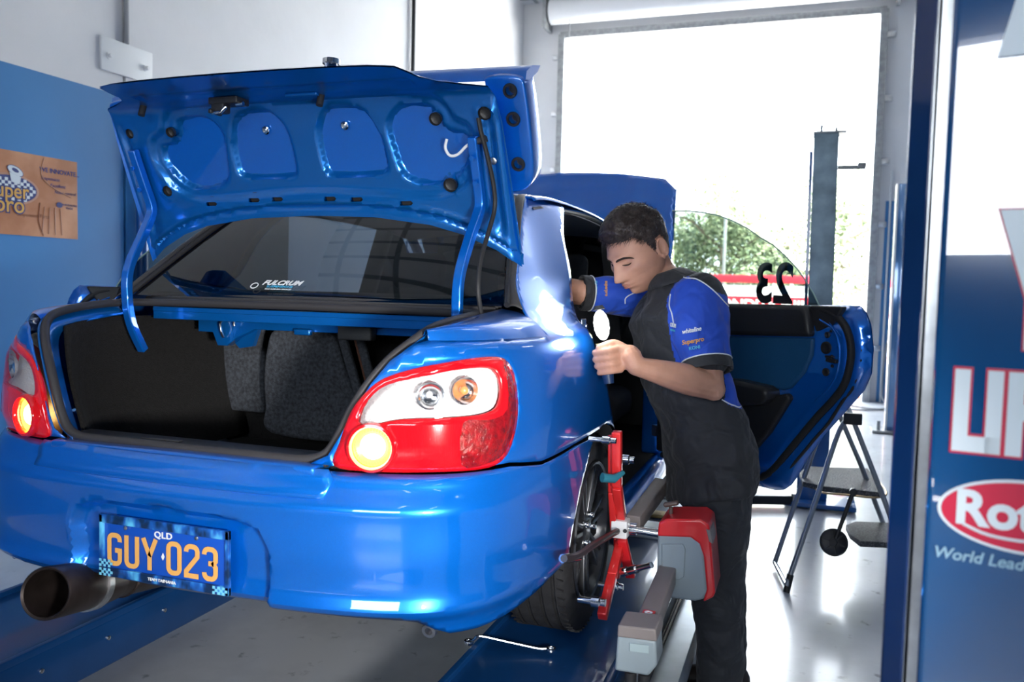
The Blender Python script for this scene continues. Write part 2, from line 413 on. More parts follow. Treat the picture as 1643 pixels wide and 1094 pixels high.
# --- rear bumper ---
BUO = smooth_tab([(.24, .0), (.28, .010), (.31, .030), (.325, .050), (.345, .062), (.365, .052), (.40, .046), (.46, .050), (.52, .052), (.555, .056), (.575, .060), (.595, .050), (.62, .030), (.640, .022), (.652, .012), (.657, .0)], 6)
REC = [(-.285, .20), (.285, .20), (.298, .30), (.30, .47), (.275, .515), (.22, .535), (0, .548), (-.22, .535), (-.275, .515), (-.30, .47), (-.298, .30)]
def bump_f(s, z):
    a = abs(s); k = 1-.84*sstep(.55, 1.02, a)
    o = lerp_tab(BUO, z)*k
    if z < .30: o -= .0
    if a < .34 and z < .57:
        inn = inside((s, z), REC); d = pdist((s, z), REC)
        if inn: o -= .034*sstep(0, .022, d)
        if inn: o = min(o, .03) if d > .022 else o
    x, y, zz = wrap(a, z, o)
    return (x if s >= 0 else -x, y, zz)
BB = [(0, .318), (.20, .326), (.45, .326), (.58, .322), (.64, .308), (.68, .282), (.72, .266), (.80, .266), (.90, .276), (1.02, .296), (1.12, .318), (1.20, .36)]
ar = [p for p in arch(157, 105)]
right_b = BB[:-1]+[p for p in ar if p[0] > 1.12]
top_r = [(1.46, .646), (1.2, .650), (1.0, .642), (.90, .652), (.86, .655), (.6, .655), (.44, .655)]
ar = [p for p in arch(176, 112, 10)]
half = BB[:-1]+ar+[(1.42, .644), (1.25, .648), (1.02, .637), (.93, .648), (.88, .655), (.6, .655), (.0, .655)]
left_b = [(-s, z) for s, z in half if s > 0][::-1]
LB = [(-.62, .333), (-.476, .321), (-.36, .318), (-.28, .322), (-.24, .332), (-.2, .33)]
bump_out = half+left_b
panel('rear_bumper', bump_out, bump_f, PAINT, car, .011, thick=.004)
# trunk opening edge, in real coordinates (right half)
OPE = [(.37, -.895, .668), (.415, -.89, .69), (.445, -.885, .74), (.475, -.878, .80), (.51, -.862, .86), (.55, -.838, .915), (.59, -.80, .957), (.612, -.75, .984), (.625, -.66, 1.0), (.632, -.56, 1.012), (.632, -.48, 1.018)]
opc = cr(OPE, 6)
# --- quarter panels with the lamp hole; s, z on the body wrap ---
LAMP = [(.437, .667), (.53, .658), (.677, .660), (.81, .661), (.868, .685), (.900, .74), (.914, .80), (.910, .87), (.893, .905), (.862, .922), (.80, .924), (.741, .919), (.644, .904), (.575, .885), (.53, .862), (.49, .82), (.468, .78), (.449, .722)]
LAMP = [tuple(v) for v in [(p.x, p.y) for p in cr([(a, b, 0) for a, b in LAMP], 4, True)]]
CUT = [(1.713, .640), (1.66, .713), (1.60, .801), (1.53, .875), (1.515, .92), (1.55, .978), (1.64, 1.020), (1.765, 1.12), (1.827, 1.25), (1.894, 1.321), (1.98, 1.380)]
CUT = [(p.x, p.y) for p in cr([(a, b, 0) for a, b in CUT], 4)]
edge_sz = [(.375, .668), (.42, .69), (.45, .74), (.482, .80), (.518, .86), (.562, .915), (.612, .952), (.66, .965)]
qp = [(.44, .662)]
qp = edge_sz+[(.75, .965), (.9, .965), (1.0, .965), (1.12, .965), (1.15, .985), (1.175, 1.03), (1.20, 1.065), (1.25, 1.112), (1.38, 1.207), (1.53, 1.313), (1.65, 1.388), (1.72, 1.41), (1.85, 1.412), (2.02, 1.408), (2.0, 1.39)]+CUT[::-1]+[p for p in arch(62, 100, 8)]+[(1.25, .656), (1.02, .646), (.93, .657), (.88, .664), (.6, .664)]
def q(mir):
    panel('quarter_panel', qp, lambda s, z: wrap(s, z, .0), PAINT, car, .017, holes=[LAMP], thick=.003, mirror=mir)
both(q)
# deck strip between shoulder and opening
def deck(mir):
    A = [wrap(s, .963, 0) for s in (.655, .72, .80, .88, .95, 1.02, 1.08, 1.14)]
    B = [(.60, -.785, .972), (.617, -.73, .99), (.624, -.67, 1.0), (.629, -.60, 1.008), (.632, -.54, 1.014), (.634, -.47, 1.02), (.636, -.40, 1.025), (.638, -.34, 1.03)]
    rows = []
    for a, b_ in zip(A, B):
        a, b_ = Vector(a), Vector(b_); c1 = a.lerp(b_, .25)+Vector((0, 0, .020)); c2 = a.lerp(b_, .6)+Vector((0, 0, .018)); rows.append([a, c1, c2, b_])
    loft('rear_deck_strip', rows, PAINT, car, 0, 40, mir, 5)
both(deck)
# flange inside the trunk opening + weather seal
def flange(mir):
    rows = []
    for p in opc: rows.append([p, Vector((p.x-.012, p.y+.02, p.z-.03)), Vector((p.x-.02, p.y+.05, p.z-.04))])
    loft('trunk_flange', rows, INNER, car, .003, 40, mir)
both(flange)
seal_r = cr([(.30, -.888, .668), (.36, -.886, .672), (.400, -.882, .690), (.430, -.877, .735), (.460, -.868, .80), (.495, -.852, .86), (.535, -.828, .915), (.575, -.790, .957), (.597, -.742, .984), (.610, -.66, 1.0), (.617, -.56, 1.010), (.61, -.47, 1.015), (.58, -.43, 1.016), (.45, -.41, 1.018), (0, -.40, 1.02)], 6)
full = [Vector((-p.x, p.y, p.z)) for p in seal_r[::-1]]+seal_r+[]
full_closed = [p for p in full]
mb = MB(); mb.tube([Vector((0, -.400, 1.020))]+[Vector((-p.x, p.y, p.z)) for p in seal_r[::-1]][1:]+[Vector((0, -.888, .667))]+seal_r, .0125, 10)
mb.build('trunk_weather_seal', SEAL, car)
# trunk sill (blue lower lip and black sill plate)
mb = MB(); mb.bar((-.40, -.915, .655), (.40, -.915, .655), .05, .022, bev=.008)
mb.build('trunk_sill', PAINT, car)
panel('trunk_sill_apron', [(-.43, .60), (.43, .60), (.445, .640), (.43, .662), (-.43, .662), (-.445, .640)], lambda s, z: (lambda w: (w[0] if s >= 0 else -w[0], w[1], w[2]))(wrap(abs(s), z, lerp_tab(BUO, z)+.004 if z < .645 else .02)), PAINT, car, .02, thick=.003)
mb = MB(); mb.box((0, -.845, .664), (.80, .085, .022), bev=.006); mb.box((-.10, -.868, .679), (.12, .02, .006), bev=.002)
mb.build('sill_plate', BLACKP, car)
# --- trunk interior ---
mb = MB()
mb.box((0, -.42, .50), (1.02, .86, .02))
mb.build('trunk_floor', DFELT, car)
def liner(mir):
    rows = [[(.43, -.80, .66), (.50, -.78, .82), (.58, -.72, .95)], [(.50, -.60, .52), (.62, -.58, .72), (.62, -.55, .97)], [(.50, -.30, .52), (.60, -.28, .72), (.61, -.28, .97)], [(.52, .05, .52), (.56, .05, .72), (.58, .05, .97)]]
    loft('trunk_side_liner', rows, DFELT, car, .01, 40, mir, 4)
both(liner)
mb = MB(); mb.box((0, -.845, .58), (.9, .02, .16)); mb.build('trunk_rear_liner', DFELT, car)
mb = MB(); mb.box((0, .09, .74), (1.14, .05, .50)); mb.build('seat_back_panel', DFELT, car)
# blue cross member under the parcel shelf with its bracket
P = [(-.52, .0), (.50, .0), (.50, -.045), (.10, -.045), (-.02, -.045), (-.09, -.075), (-.13, -.105), (-.17, -.105), (-.19, -.06), (-.52, -.06)]
mb = MB(); mb.prism([(x-.27 if abs(x) < .3 else x, -.22, .975+z) for x, z in P], (0, .03, 0)); mb.box((0, -.33, .995), (1.14, .10, .016)); mb.box((0, -.37, .98), (1.14, .016, .035))
mb.box((-.09, -.235, .93), (.06, .02, .02), bev=.004)
mb.build('parcel_shelf_beam', INNER, car, bev=.002)
mb = MB(); mb.prism([(-.44, -.20, .93), (-.29, -.20, .93), (-.32, -.19, .87), (-.38, -.18, .86)], (0, .02, 0)); mb.build('seat_latch_bracket', INNER, car)
for P_ in ([(-.415, -.228, .96), (-.41, -.245, .945), (-.405, -.245, .92), (-.41, -.228, .90)], [(-.36, -.228, .965), (-.358, -.238, .955), (-.358, -.238, .94)]): mb = MB(); mb.tube(P_, .004); mb.build('cable_clip', STEEL, car)
# felt covered speaker enclosure and left seat back felt
P = cr([(-.02, .925, 0), (-.05, .86, 0), (-.062, .76, 0), (-.055, .66, 0), (-.03, .56, 0), (.34, .56, 0), (.32, .66, 0), (.26, .80, 0), (.205, .925, 0), (.09, .935, 0)], 4, True)
mb = MB(); mb.prism([(p.x-.265, -.12, p.y) for p in P], (0, .16, 0)); mb.build('felt_speaker_box', FELT, car, bev=.012)
mb = MB(); mb.box((-.52, .0, .78), (.24, .03, .34), bev=.01); mb.build('felt_seat_pad', FELT, car)
mb = MB(); mb.bar((-.03, -.10, .93), (.085, -.10, .60), .022, .03, bev=.006); mb.build('felt_strut', FELT, car); mb = MB(); mb.bar((.025, -.08, .94), (.115, -.08, .64), .02, .03, bev=.006); mb.build('felt_strut', FELT, car)
mb = MB(); mb.bar((-.005, -.05, .93), (.065, -.05, .70), .02, .012); mb.build('seat_belt_webbing', mat('brown_webbing', (.09, .035, .02), .8, bump=.3, bscale=300), car)
mb = MB(); mb.box((.115, -.245, .945), (.12, .04, .065), bev=.006); mb.build('amplifier_module', DARKP, car)
# gutter under the rear window
gm = MB()
for y, z, w_, h in ((-.385, 1.028, .02, .012), (-.36, 1.036, .022, .018), (-.335, 1.042, .02, .012)):
    pts = cr([(-.62, y+.04, z-.002), (-.5, y+.01, z), (0, y-.005, z+.002), (.5, y+.01, z), (.62, y+.04, z-.002)], 5)
    gm.tube(pts, w_/2, 8)
gm.build('window_gutter', SEAL, car)
# --- cabin ---
mb = MB(); mb.box((0, -.03, 1.0), (1.24, .60, .02)); mb.build('parcel_shelf', mat('dark_shelf_cloth', (.012, .014, .02), .9, bump=.4, bscale=200), car)
mb = MB()
mb.box((0, 1.3, .27), (1.62, 3.2, .04)); mb.build('cabin_floor', DFELT, car)
SEATM = mat('black_seat_cloth', (.02, .022, .027), .85, bump=.4, bscale=200)
mb = MB(); mb.box((0, .55, .52), (1.30, .52, .20), bev=.05); mb.bar((0, .36, .58), (0, .15, 1.02), 1.26, .13, bev=.05, up=(1, 0, 0)) if False else mb.box((0, .22, .82), (1.26, .14, .48), Euler((-.25, 0, 0)).to_matrix(), bev=.05)
mb.build('rear_bench_seat', SEATM, car)
for x in (-.36, .36):
    mb = MB(); mb.box((x, 1.60, .50), (.50, .52, .16), bev=.06); mb.box((x, 1.30, .80), (.48, .13, .60), Euler((-.22, 0, 0)).to_matrix(), bev=.06); mb.box((x, 1.21, 1.16), (.27, .09, .18), Euler((-.15, 0, 0)).to_matrix(), bev=.035)
    mb.build('front_seat', SEATM, car)
mb = MB(); mb.box((0, 2.15, .86), (1.40, .36, .22), bev=.06); mb.build('dashboard', BLACKP, car)
mb = MB(); mb.lathe([(.175+.014*math.cos(a), .014*math.sin(a)) for a in [i*PI/4 for i in range(8)]], (.36, 1.93, .93), (0, -.9, .45), 28, close=True); mb.cyl((.36, 1.93, .93), (.36, 2.1, .86), .03); mb.bar((.20, 1.93, .93), (.52, 1.93, .93), .03, .02)
mb.build('steering_wheel', BLACKP, car)
mb = MB(); mb.box((-.25, 1.9, 1.32), (.22, .02, .06), bev=.01); mb.build('rear_view_mirror', BLACKP, car)
# --- roof ---
rows = []
for y, hw, zr, zc in ((.10, .555, 1.395, 1.412), (.25, .558, 1.412, 1.436), (.6, .562, 1.418, 1.452), (1.0, .560, 1.412, 1.450), (1.35, .552, 1.392, 1.428), (1.55, .545, 1.365, 1.398)):
    rows.append([(-hw-.03, y, zr-.012), (-hw, y, zr), (-hw*.6, y, zr+(zc-zr)*.7), (0, y, zc), (hw*.6, y, zr+(zc-zr)*.7), (hw, y, zr), (hw+.03, y, zr-.012)])
loft('roof', rows, PAINT, car, .006, 40, False, 4)
rows = [[(x, y, z-.03) for x, y, z in r] for r in rows]
loft('headliner', rows, mat('grey_headliner', (.25, .25, .26), .9), car, 0, 40, False, 3)
# --- rear window, pillars ---
RG = glass('tinted_rear_glass', (.10, .115, .125))
SG = glass('side_glass', (.22, .26, .25))
def rg(x, v): # v 0 base .. 1 top
    k = x*x; y = -.375+.465*v; z = 1.038+.362*v-.04*k*v+.0;
    return (x, y, z+.045*math.sin(PI*v)*.35*(1-k))
panel('rear_window', [(-.655, 0), (.655, 0), (.60, .35), (.545, .7), (.51, 1), (-.51, 1), (-.545, .7), (-.60, .35)], rg, RG, car, .05, smooth=60)
mb = MB()
for sx in (-1, 1):
    mb.tube([Vector(rg(sx*(.668-.15*v), v))+Vector((0, -.004, .004)) for v in [i/8 for i in range(9)]], .010, 8)
mb.tube([Vector(rg(x/10*.51, 1))+Vector((0, 0, .004)) for x in range(-10, 11)], .008, 8)
mb.build('rear_window_seal', BLACKP, car)
# pillar inner flank linking the glass edge to the quarter panel
def flank(mir):
    pe = [(1.175, 1.03), (1.20, 1.065), (1.25, 1.112), (1.38, 1.207), (1.53, 1.313), (1.65, 1.388), (1.72, 1.41)]
    rows = []
    for i, (s, z) in enumerate(pe):
        v = max(0, min(1, (z-1.038)/.362)); g = Vector(rg(.668-.155*v, v)); a = Vector(wrap(s, z)); rows.append([a, a.lerp(g, .5)+Vector((0, -.006, .006)), g])
    loft('rear_pillar_flank', rows, mat('dark_pillar_trim', (.05, .048, .047), .35), car, .002, 50, mir, 3)
both(flank)
# FULCRUM sticker on the rear glass
sp = Vector(rg(.16, .10)); spy = (Vector(rg(.16, .3))-Vector(rg(.16, .1))); F = frame(Vector(rg(-.105, .085))+Vector((0, -.006, .008)), (1, 0, 0), spy)
st = text('window_sticker', 'FULCRUM', WHITE, .030, F @ Matrix.Translation((0, .012, 0)), car, .0005, shear=.3, bold=.0008, sx=1.05); st['label'] = 'white lettered sticker on the rear glass'
text('sticker_line', 'SUSPENSIONS', mat('cyan_vinyl', (.05, .45, .75), .5), .012, F @ Matrix.Translation((0.0, -.006, 0)), car, .0005, sx=1.3)
text('sticker_line', 'YOUR SUSPENSION SPECIALIST', WHITE, .007, F @ Matrix.Translation((0, -.018, 0)), car, .0005)
mb = MB(); mb.lathe([(.011, -.0006), (.014, -.0006), (.014, .0006), (.011, .0006)], F @ Vector((-.095, -.003, 0)), F.to_3x3() @ Vector((0, 0, 1)), 20, close=True); mb.build('sticker_ring', WHITE, car)
# windscreen & front pillars (seen through the cabin)
ws = [[(-.62, 2.12, .98), (0, 2.22, .97), (.62, 2.12, .98)], [(-.60, 1.85, 1.19), (0, 1.92, 1.20), (.60, 1.85, 1.19)], [(-.53, 1.56, 1.36), (0, 1.58, 1.39), (.53, 1.56, 1.36)]]
loft('windscreen', ws, SG, car, 0, 60, False, 5)
def apil(mir):
    s = -1 if mir else 1
    mb = MB(); mb.tube(cr([(s*.76, 2.30, .985), (s*.68, 1.95, 1.19), (s*.575, 1.52, 1.375)], 5), .028, 10); mb.build('front_pillar', PAINT, car)
    mb = MB(); mb.bar((s*.765, 1.36, .95), (s*.60, 1.30, 1.375), .085, .05, up=(0, 1, 0), bev=.015); mb.build('centre_pillar', BLACKP, car)
    mb = MB(); mb.bar((s*.80, 1.36, .32), (s*.80, 1.36, .97), .10, .05, up=(0, 1, 0), bev=.015); mb.build('centre_post', PAINT, car)
    mb = MB(); mb.tube(cr([(s*.585, .38, 1.375), (s*.578, .9, 1.392), (s*.572, 1.3, 1.372), (s*.56, 1.56, 1.35)], 5), .011, 8); mb.build('door_weather_strip', RUBBER, car)
both(apil)
# seat belt down the right centre pillar
mb = MB(); mb.bar((.57, 1.26, 1.30), (.66, 1.20, .72), .05, .004, up=(0, 1, 0)); mb.build('seat_belt', mat('black_webbing', (.02, .02, .02), .8), car)
# --- doors (wrap surface) ---
S13, S23, S2 = s_of_y(1.25), s_of_y(2.30), s_of_y(2.10)
def front_door(mir):
    a = S13+.004; c = S23-.004
    panel('front_door', [(a, .30), (c, .30), (c, .96), (c-.02, .982), (a, .982)], lambda s, z: wrap(s, z), PAINT, car, .04, thick=.02, mirror=mir)
    panel('front_door_glass', [(a+.02, .984), (c-.16, .984), (c-.30, 1.08), (c-.55, 1.24), (c-.78, 1.345), (a+.05, 1.372)], lambda s, z: wrap(s, z, -.012), SG, car, .06, mirror=mir, smooth=60)
    m_ = -1 if mir else 1
    mb = MB(); mb.box((m_*.80, 2.02, 1.03), (.05, .10, .03), bev=.01); mb.box((m_*.92, 2.02, 1.05), (.20, .09, .13), bev=.04); mb.build('door_mirror', PAINT, car)
    mb = MB(); mb.bar((m_*.885, 1.43, .80), (m_*.885, 1.60, .80), .022, .03, bev=.01); mb.build('door_handle', PAINT, car)
both(front_door)
def fender(mir):
    fc = s_of_y(2.525)
    ar = [(fc+.35*math.cos(math.radians(a)), .312+.35*math.sin(math.radians(a))) for a in range(178, 0, -9)]
    o = [(S23+.003, .25), (S23+.003, .955), (fc+.2, .93), (fc+.60, .84), (fc+.74, .70), (fc+.74, .3), (fc+.5, .25)]
    panel('front_fender', o+ar[::-1], lambda s, z: wrap(s, z), PAINT, car, .03, thick=.003, mirror=mir)
    s_ = -1 if mir else 1
    mb = MB(); mb.bar((s_*.835, .37, .26), (s_*.835, 2.17, .26), .07, .12, bev=.025); mb.build('side_sill', PAINT, car)
both(fender)
RD = [(S13-.004, .315), (S13-.004, .982), (1.56, .982), (1.525, .93), (1.53, .89), (1.60, .81), (1.665, .72), (1.72, .64), (1.80, .52), (1.86, .42), (1.90, .315)]
RDG = [(S13-.03, .984), (1.60, .984), (1.69, 1.10), (1.77, 1.22), (1.87, 1.32), (2.02, 1.372), (S13-.06, 1.374)]
# inner body around the open doorway
mb = MB()
pts = [wrap(s, z, -.03) for s, z in CUT]
rows = [[Vector(wrap(s, z, -.002)), Vector(wrap(s, z, -.03))+Vector((0, .0, 0)), Vector(wrap(s, z, -.06))+Vector((0, -.03, 0))] for s, z in CUT]
loft('doorway_rim', rows, PAINT, car, .003, 50); loft('doorway_rim', rows, PAINT, car, .003, 50, True)
mb.tube([Vector(wrap(s+.012, z, -.03)) for s, z in CUT], .008, 8); mb.build('doorway_seal', RUBBER, car)
for sx in (.70, -.70): mb = MB(); mb.box((sx, .02, .80), (.02, .40, .46)); mb.build('inner_wheel_housing', BLACKP, car)
mb = MB(); p = Vector(wrap(1.55, .975, .004)); mb.bar(p+Vector((-.01, .01, -.02)), p+Vector((-.012, .012, .022)), .018, .006, bev=.002); mb.lathe([(.005, -.004), (.007, 0), (.005, .004)], p, (1, 0, 0), 10); mb.build('door_striker', CHROME, car)
# --- bonnet, open ---
def bon(x, v):   # v along the bonnet from the cowl hinge (0) to the front lip (1)
    a = math.radians(62); L = .93
    y = 2.30+L*v*math.cos(a); z = .985+L*v*math.sin(a); k = .05*(1-(x/.70)**2)+.035*math.sin(PI*min(1, v*1.05))
    y -= k*math.sin(a); z += k*math.cos(a)
    sc_ = .5*(1+math.cos(PI*min(1, max(0, (abs(x)-.14)/.1)))) if abs(x) < .24 else 0
    k2 = .055*sc_*sstep(.22, .3, v)*(1-sstep(.35, .78, v))
    y -= k2*math.sin(a); z += k2*math.cos(a)
    r = .012*sstep(.05, 0, abs(abs(x)-.42)); y -= r*math.sin(a)
    return (x, y, z)
panel('bonnet', [(-.69, 0), (-.35, -.03), (0, -.04), (.35, -.03), (.69, 0), (.70, .5), (.68, .88), (.60, .97), (.3, 1.0), (0, 1.01), (-.3, 1.0), (-.60, .97), (-.68, .88), (-.70, .5)], bon, PAINT, car, .03, thick=.02)
mb = MB(); mb.bar((.60, 2.55, .95), (.52, 2.62, 1.45), .01, .01); mb.build('bonnet_prop_rod', STEEL, car)
mb = MB(); mb.box((0, 2.36, .60), (1.5, .04, .76)); mb.build('firewall', BLACKP, car)
mb = MB(); mb.box((0, 2.75, .80), (1.3, .7, .12), bev=.03); mb.build('engine_cover', BLACKP, car)
mb = MB(); mb.box((0, 3.22, .80), (1.3, .06, .12), bev=.02); mb.build('front_crossmember', BLACKP, car)
mb = MB(); mb.box((0, -.30, .36), (1.3, .9, .10), bev=.03); mb.box((0, 1.2, .22), (1.4, 2.1, .06)); mb.build('underbody', mat('underbody_black', (.015, .015, .016), .8), car)
mb = MB(); mb.lathe([(.010, 0), (.018, 0), (.02, .01), (.018, .02), (.010, .02)], (.625, -.78, .25), (0, 1, .2), 16, close=True); mb.cyl((.625, -.75, .25), (.625, -.7, .34), .012); mb.build('tow_eye', STEEL, car)
# --- open trunk lid ---
O_, V_, N_ = Vector((0, -.27, 1.15)), Vector((0, -.4065, .9137)), Vector((0, .9137, .4065))
FD = Vector((0, -.272, .015)).normalized(); FN = Vector((0, .055, .998)); VB = .485
def lidp(x, v, d=0):   # d: distance behind the inner face
    k = .030*(x/.66)**2   # slight roll of the panel across its width
    if v <= VB: return O_+Vector((x, 0, 0))+V_*v+N_*d
    e = v-VB; R = .045
    L = R*1.2
    t = min(1, e/L); a = t*t*(3-2*t) if e < L else 1
    p = O_+V_*VB; n = 6
    for i in range(n):
        q = min(1, (min(e, L)*(i+.5)/n)/L); p = p+(V_.lerp(FD, q*q*(3-2*q))).normalized()*(min(e, L)/n)
    if e > L: p = p+FD*(e-L)
    nn = N_.lerp(FN, a).normalized()
    return Vector((x, 0, 0))+p+nn*d
lid = bpy.data.objects.new('trunk_lid', None)
bottom = [(-.672, 0), (-.60, .052), (-.50, .100), (-.40, .130), (-.22, .155), (0, .163), (.22, .157), (.40, .132), (.50, .102), (.60, .054), (.672, 0)]
sideR = [(.668, .15), (.664, .30), (.660, .42), (.652, .492), (.640, .525)]
lip = [(.575, .556), (.520, .588), (.492, .630), (.482, .68), (.468, .728), (.40, .748), (.30, .758), (.15, .765), (0, .767)]
outl = bottom+sideR+lip+[(-x, v) for x, v in lip[-2::-1]]+[(-x, v) for x, v in sideR[::-1]]
outl = [(p.x, p.y) for p in cr([(a, b, 0) for a, b in outl], 2, True)] if False else outl
def rnd(pts): return [(p.x, p.y) for p in cr([(a, b, 0) for a, b in pts], 4, True)]
cell1 = rnd([(-.300, .262), (-.35, .246), (-.43, .250), (-.485, .295), (-.512, .345), (-.500, .395), (-.462, .405), (-.44, .418), (-.415, .47), (-.36, .485), (-.30, .478), (-.255, .43), (-.262, .34), (-.275, .285)])
cell2 = rnd([(-.235, .29), (-.18, .276), (-.05, .278), (-.022, .30), (-.018, .38), (-.03, .44), (-.07, .485), (-.14, .49), (-.20, .47), (-.235, .40), (-.242, .33)])
cell3 = [(.05-x, v) for x, v in cell2]
cell4 = [(.05-x, v) for x, v in cell1]
dish1 = rnd([(-.404, .451), (-.361, .468), (-.306, .460), (-.275, .420), (-.285, .339), (-.308, .285), (-.35, .270), (-.401, .274), (-.454, .335), (-.457, .374), (-.412, .405)])
dish2 = rnd([(-.190, .445), (-.134, .466), (-.07, .460), (-.040, .420), (-.036, .352), (-.045, .304), (-.10, .296), (-.192, .300), (-.218, .335), (-.213, .395)])
dish3 = [(.05-x, v) for x, v in dish2]; dish4 = [(.05-x, v) for x, v in dish1]
big = rnd([(-.30, .215), (-.42, .215), (-.50, .265), (-.54, .345), (-.525, .42), (-.48, .445), (-.45, .49), (-.38, .515), (0.02, .52), (.42, .515), (.50, .49), (.53, .445), (.57, .42), (.59, .345), (.55, .265), (.47, .215), (.35, .215), (.02, .235)])
holes_c = [(-.439, .437, .016), (-.515, .250, .018), (.468, .440, .019), (.483, .251, .021), (.616, .449, .019), (-.595, .44, .016)]
slots = [(-.357, .205), (-.191, .216), (-.105, .218), (.083, .217), (.174, .214), (.336, .200)]
circ = lambda cx, cy, r, n=14, e=1: [(cx+r*e*math.cos(2*PI*i/n), cy+r*math.sin(2*PI*i/n)) for i in range(n)]
def slot(cx, cy): return [(cx-.018, cy-.006), (cx+.016, cy-.006), (cx+.022, cy), (cx+.016, cy+.006), (cx-.018, cy+.006), (cx-.022, cy)]
cells = [(c, [min(p[0] for p in c), max(p[0] for p in c), min(p[1] for p in c), max(p[1] for p in c)]) for c in (cell1, cell2, cell3, cell4)]
dishes = [(c, [min(p[0] for p in c), max(p[0] for p in c), min(p[1] for p in c), max(p[1] for p in c)]) for c in (dish1, dish2, dish3, dish4)]
BOT = cr([(a, b, 0) for a, b in bottom], 4)
def lid_inner(x, v):
    d = 0
    if inside((x, v), big): d += .015*sstep(0, .016, pdist((x, v), big))
    for c, b in cells:
        if b[0]-.02 < x < b[1]+.02 and b[2]-.02 < v < b[3]+.02 and inside((x, v), c): d += .021*sstep(0, .014, pdist((x, v), c))
    for c, b in dishes:
        if b[0] < x < b[1] and b[2] < v < b[3] and inside((x, v), c): d += .005*sstep(0, .006, pdist((x, v), c))
    # rolled front edge: a groove then a raised bead along the bottom arc
    bv = lerp_tab([(p.x, p.y) for p in BOT], x); e = v-bv
    d += .012*math.exp(-((e-.028)/.007)**2)-.006*math.exp(-((e-.045)/.012)**2)
    # side channel beside the hinge arm
    for s in (-1, 1):
        xx = s*x-.025*s+.0
        if .10 < v < .47: d += .014*math.exp(-((s*x-.622+.02*s*0)/.012)**2)*sstep(.08, .14, v)*(1-sstep(.42, .48, v))
        if abs(x) > .645: d += .008*(abs(x)-.645)/.02
    for cx, cy, r in holes_c: d -= .004*math.exp(-((math.hypot(x-cx, v-cy)-r*1.25)/.005)**2)
    if v > VB+.02: d += .010*math.exp(-((v-.60)/.03)**2)*(1 if abs(x) < .45 else .3)
    return lidp(x, v, d)
lid_o = panel('trunk_lid', outl, lid_inner, INNER, car, .0095, holes=[circ(*h) for h in holes_c]+[slot(*s) for s in slots], smooth=50)
LID = lid_o
def outer(x, v):
    e = min(pdist((x, v), outl), .05)
    return lidp(x, v, .004+(.018 if v > VB+.03 else .030)*sstep(0, .05, e))
panel('lid_outer_skin', outl, outer, PAINT, None, .03, smooth=50, flip=True); sk = C.objects[-1] if False else bpy.data.objects['lid_outer_skin']
keep(sk, LID)
for cx, cy, r in holes_c: mb = MB(); mb.lathe([(r*.98, .001), (r*.9, .012), (r*.55, .016), (.0001, .016)], lidp(cx, cy), N_, 16); mb.build('rubber_plug', BLACKP, LID)
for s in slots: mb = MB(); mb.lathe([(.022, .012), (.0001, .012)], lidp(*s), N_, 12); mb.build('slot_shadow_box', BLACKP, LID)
for cx, cy in ((-.106, .425), (.166, .428)):
    mb = MB(); c = lidp(cx, cy, .028); mb.lathe([(.0125, 0), (.0125, -.003), (.009, -.005), (.005, -.004), (.0045, -.006), (.0001, -.006)], c, N_, 20); mb.build('trim_bolt', CHROME, LID)
mb = MB(); c = lidp(.625, .318); mb.lathe([(.010, .002), (.010, -.003), (.006, -.005), (.0001, -.005)], c, N_, 16); mb.build('lid_bolt', STEEL, LID)
# bump stops
for cx in (.141, -.487):
    p = lidp(cx, .535); mb = MB(); mb.cyl(p+FN*.01, p-FN*.030+Vector((0, -.01, 0)), .010, 14); mb.build('bump_stop', RUBBER, LID)
mb = MB(); p = lidp(.10, .56); mb.bar(p+Vector((-.06, 0, -.002)), p+Vector((.045, 0, -.002)), .018, .010, bev=.004); mb.build('press_bead', INNER, LID)
# latch
p = lidp(-.155, .56)
mb = MB(); mb.box(p+Vector((0, 0, -.010)), (.10, .06, .02), bev=.004); mb.box(p+Vector((-.02, -.01, -.030)), (.045, .035, .03), bev=.006); mb.box(p+Vector((-.032, -.02, -.043)), (.012, .05, .012), bev=.003)
mb.build('latch', BLACKP, LID)
mb = MB(); mb.tube([p+Vector((-.04, -.03, -.035)), p+Vector((-.03, -.035, -.048)), p+Vector((0, -.035, -.046)), p+Vector((.012, -.028, -.03))], .005); mb.cyl(p+Vector((.035, -.01, -.02)), p+Vector((.06, -.012, -.02)), .006)
for dx in (-.04, .04): mb.lathe([(.008, 0), (.008, -.006), (.0001, -.006)], p+Vector((dx, .018, -.018)), FN, 8)
mb.build('latch_hook', CHROME, LID)
# emblem mount / lock cylinder at the top edge
p = lidp(.283, .72, .022); mb = MB(); mb.lathe([(.022, 0), (.022, .012), (.012, .014), (.0001, .014)], p, FN, 18); mb.build('lock_cylinder', CHROME, LID)
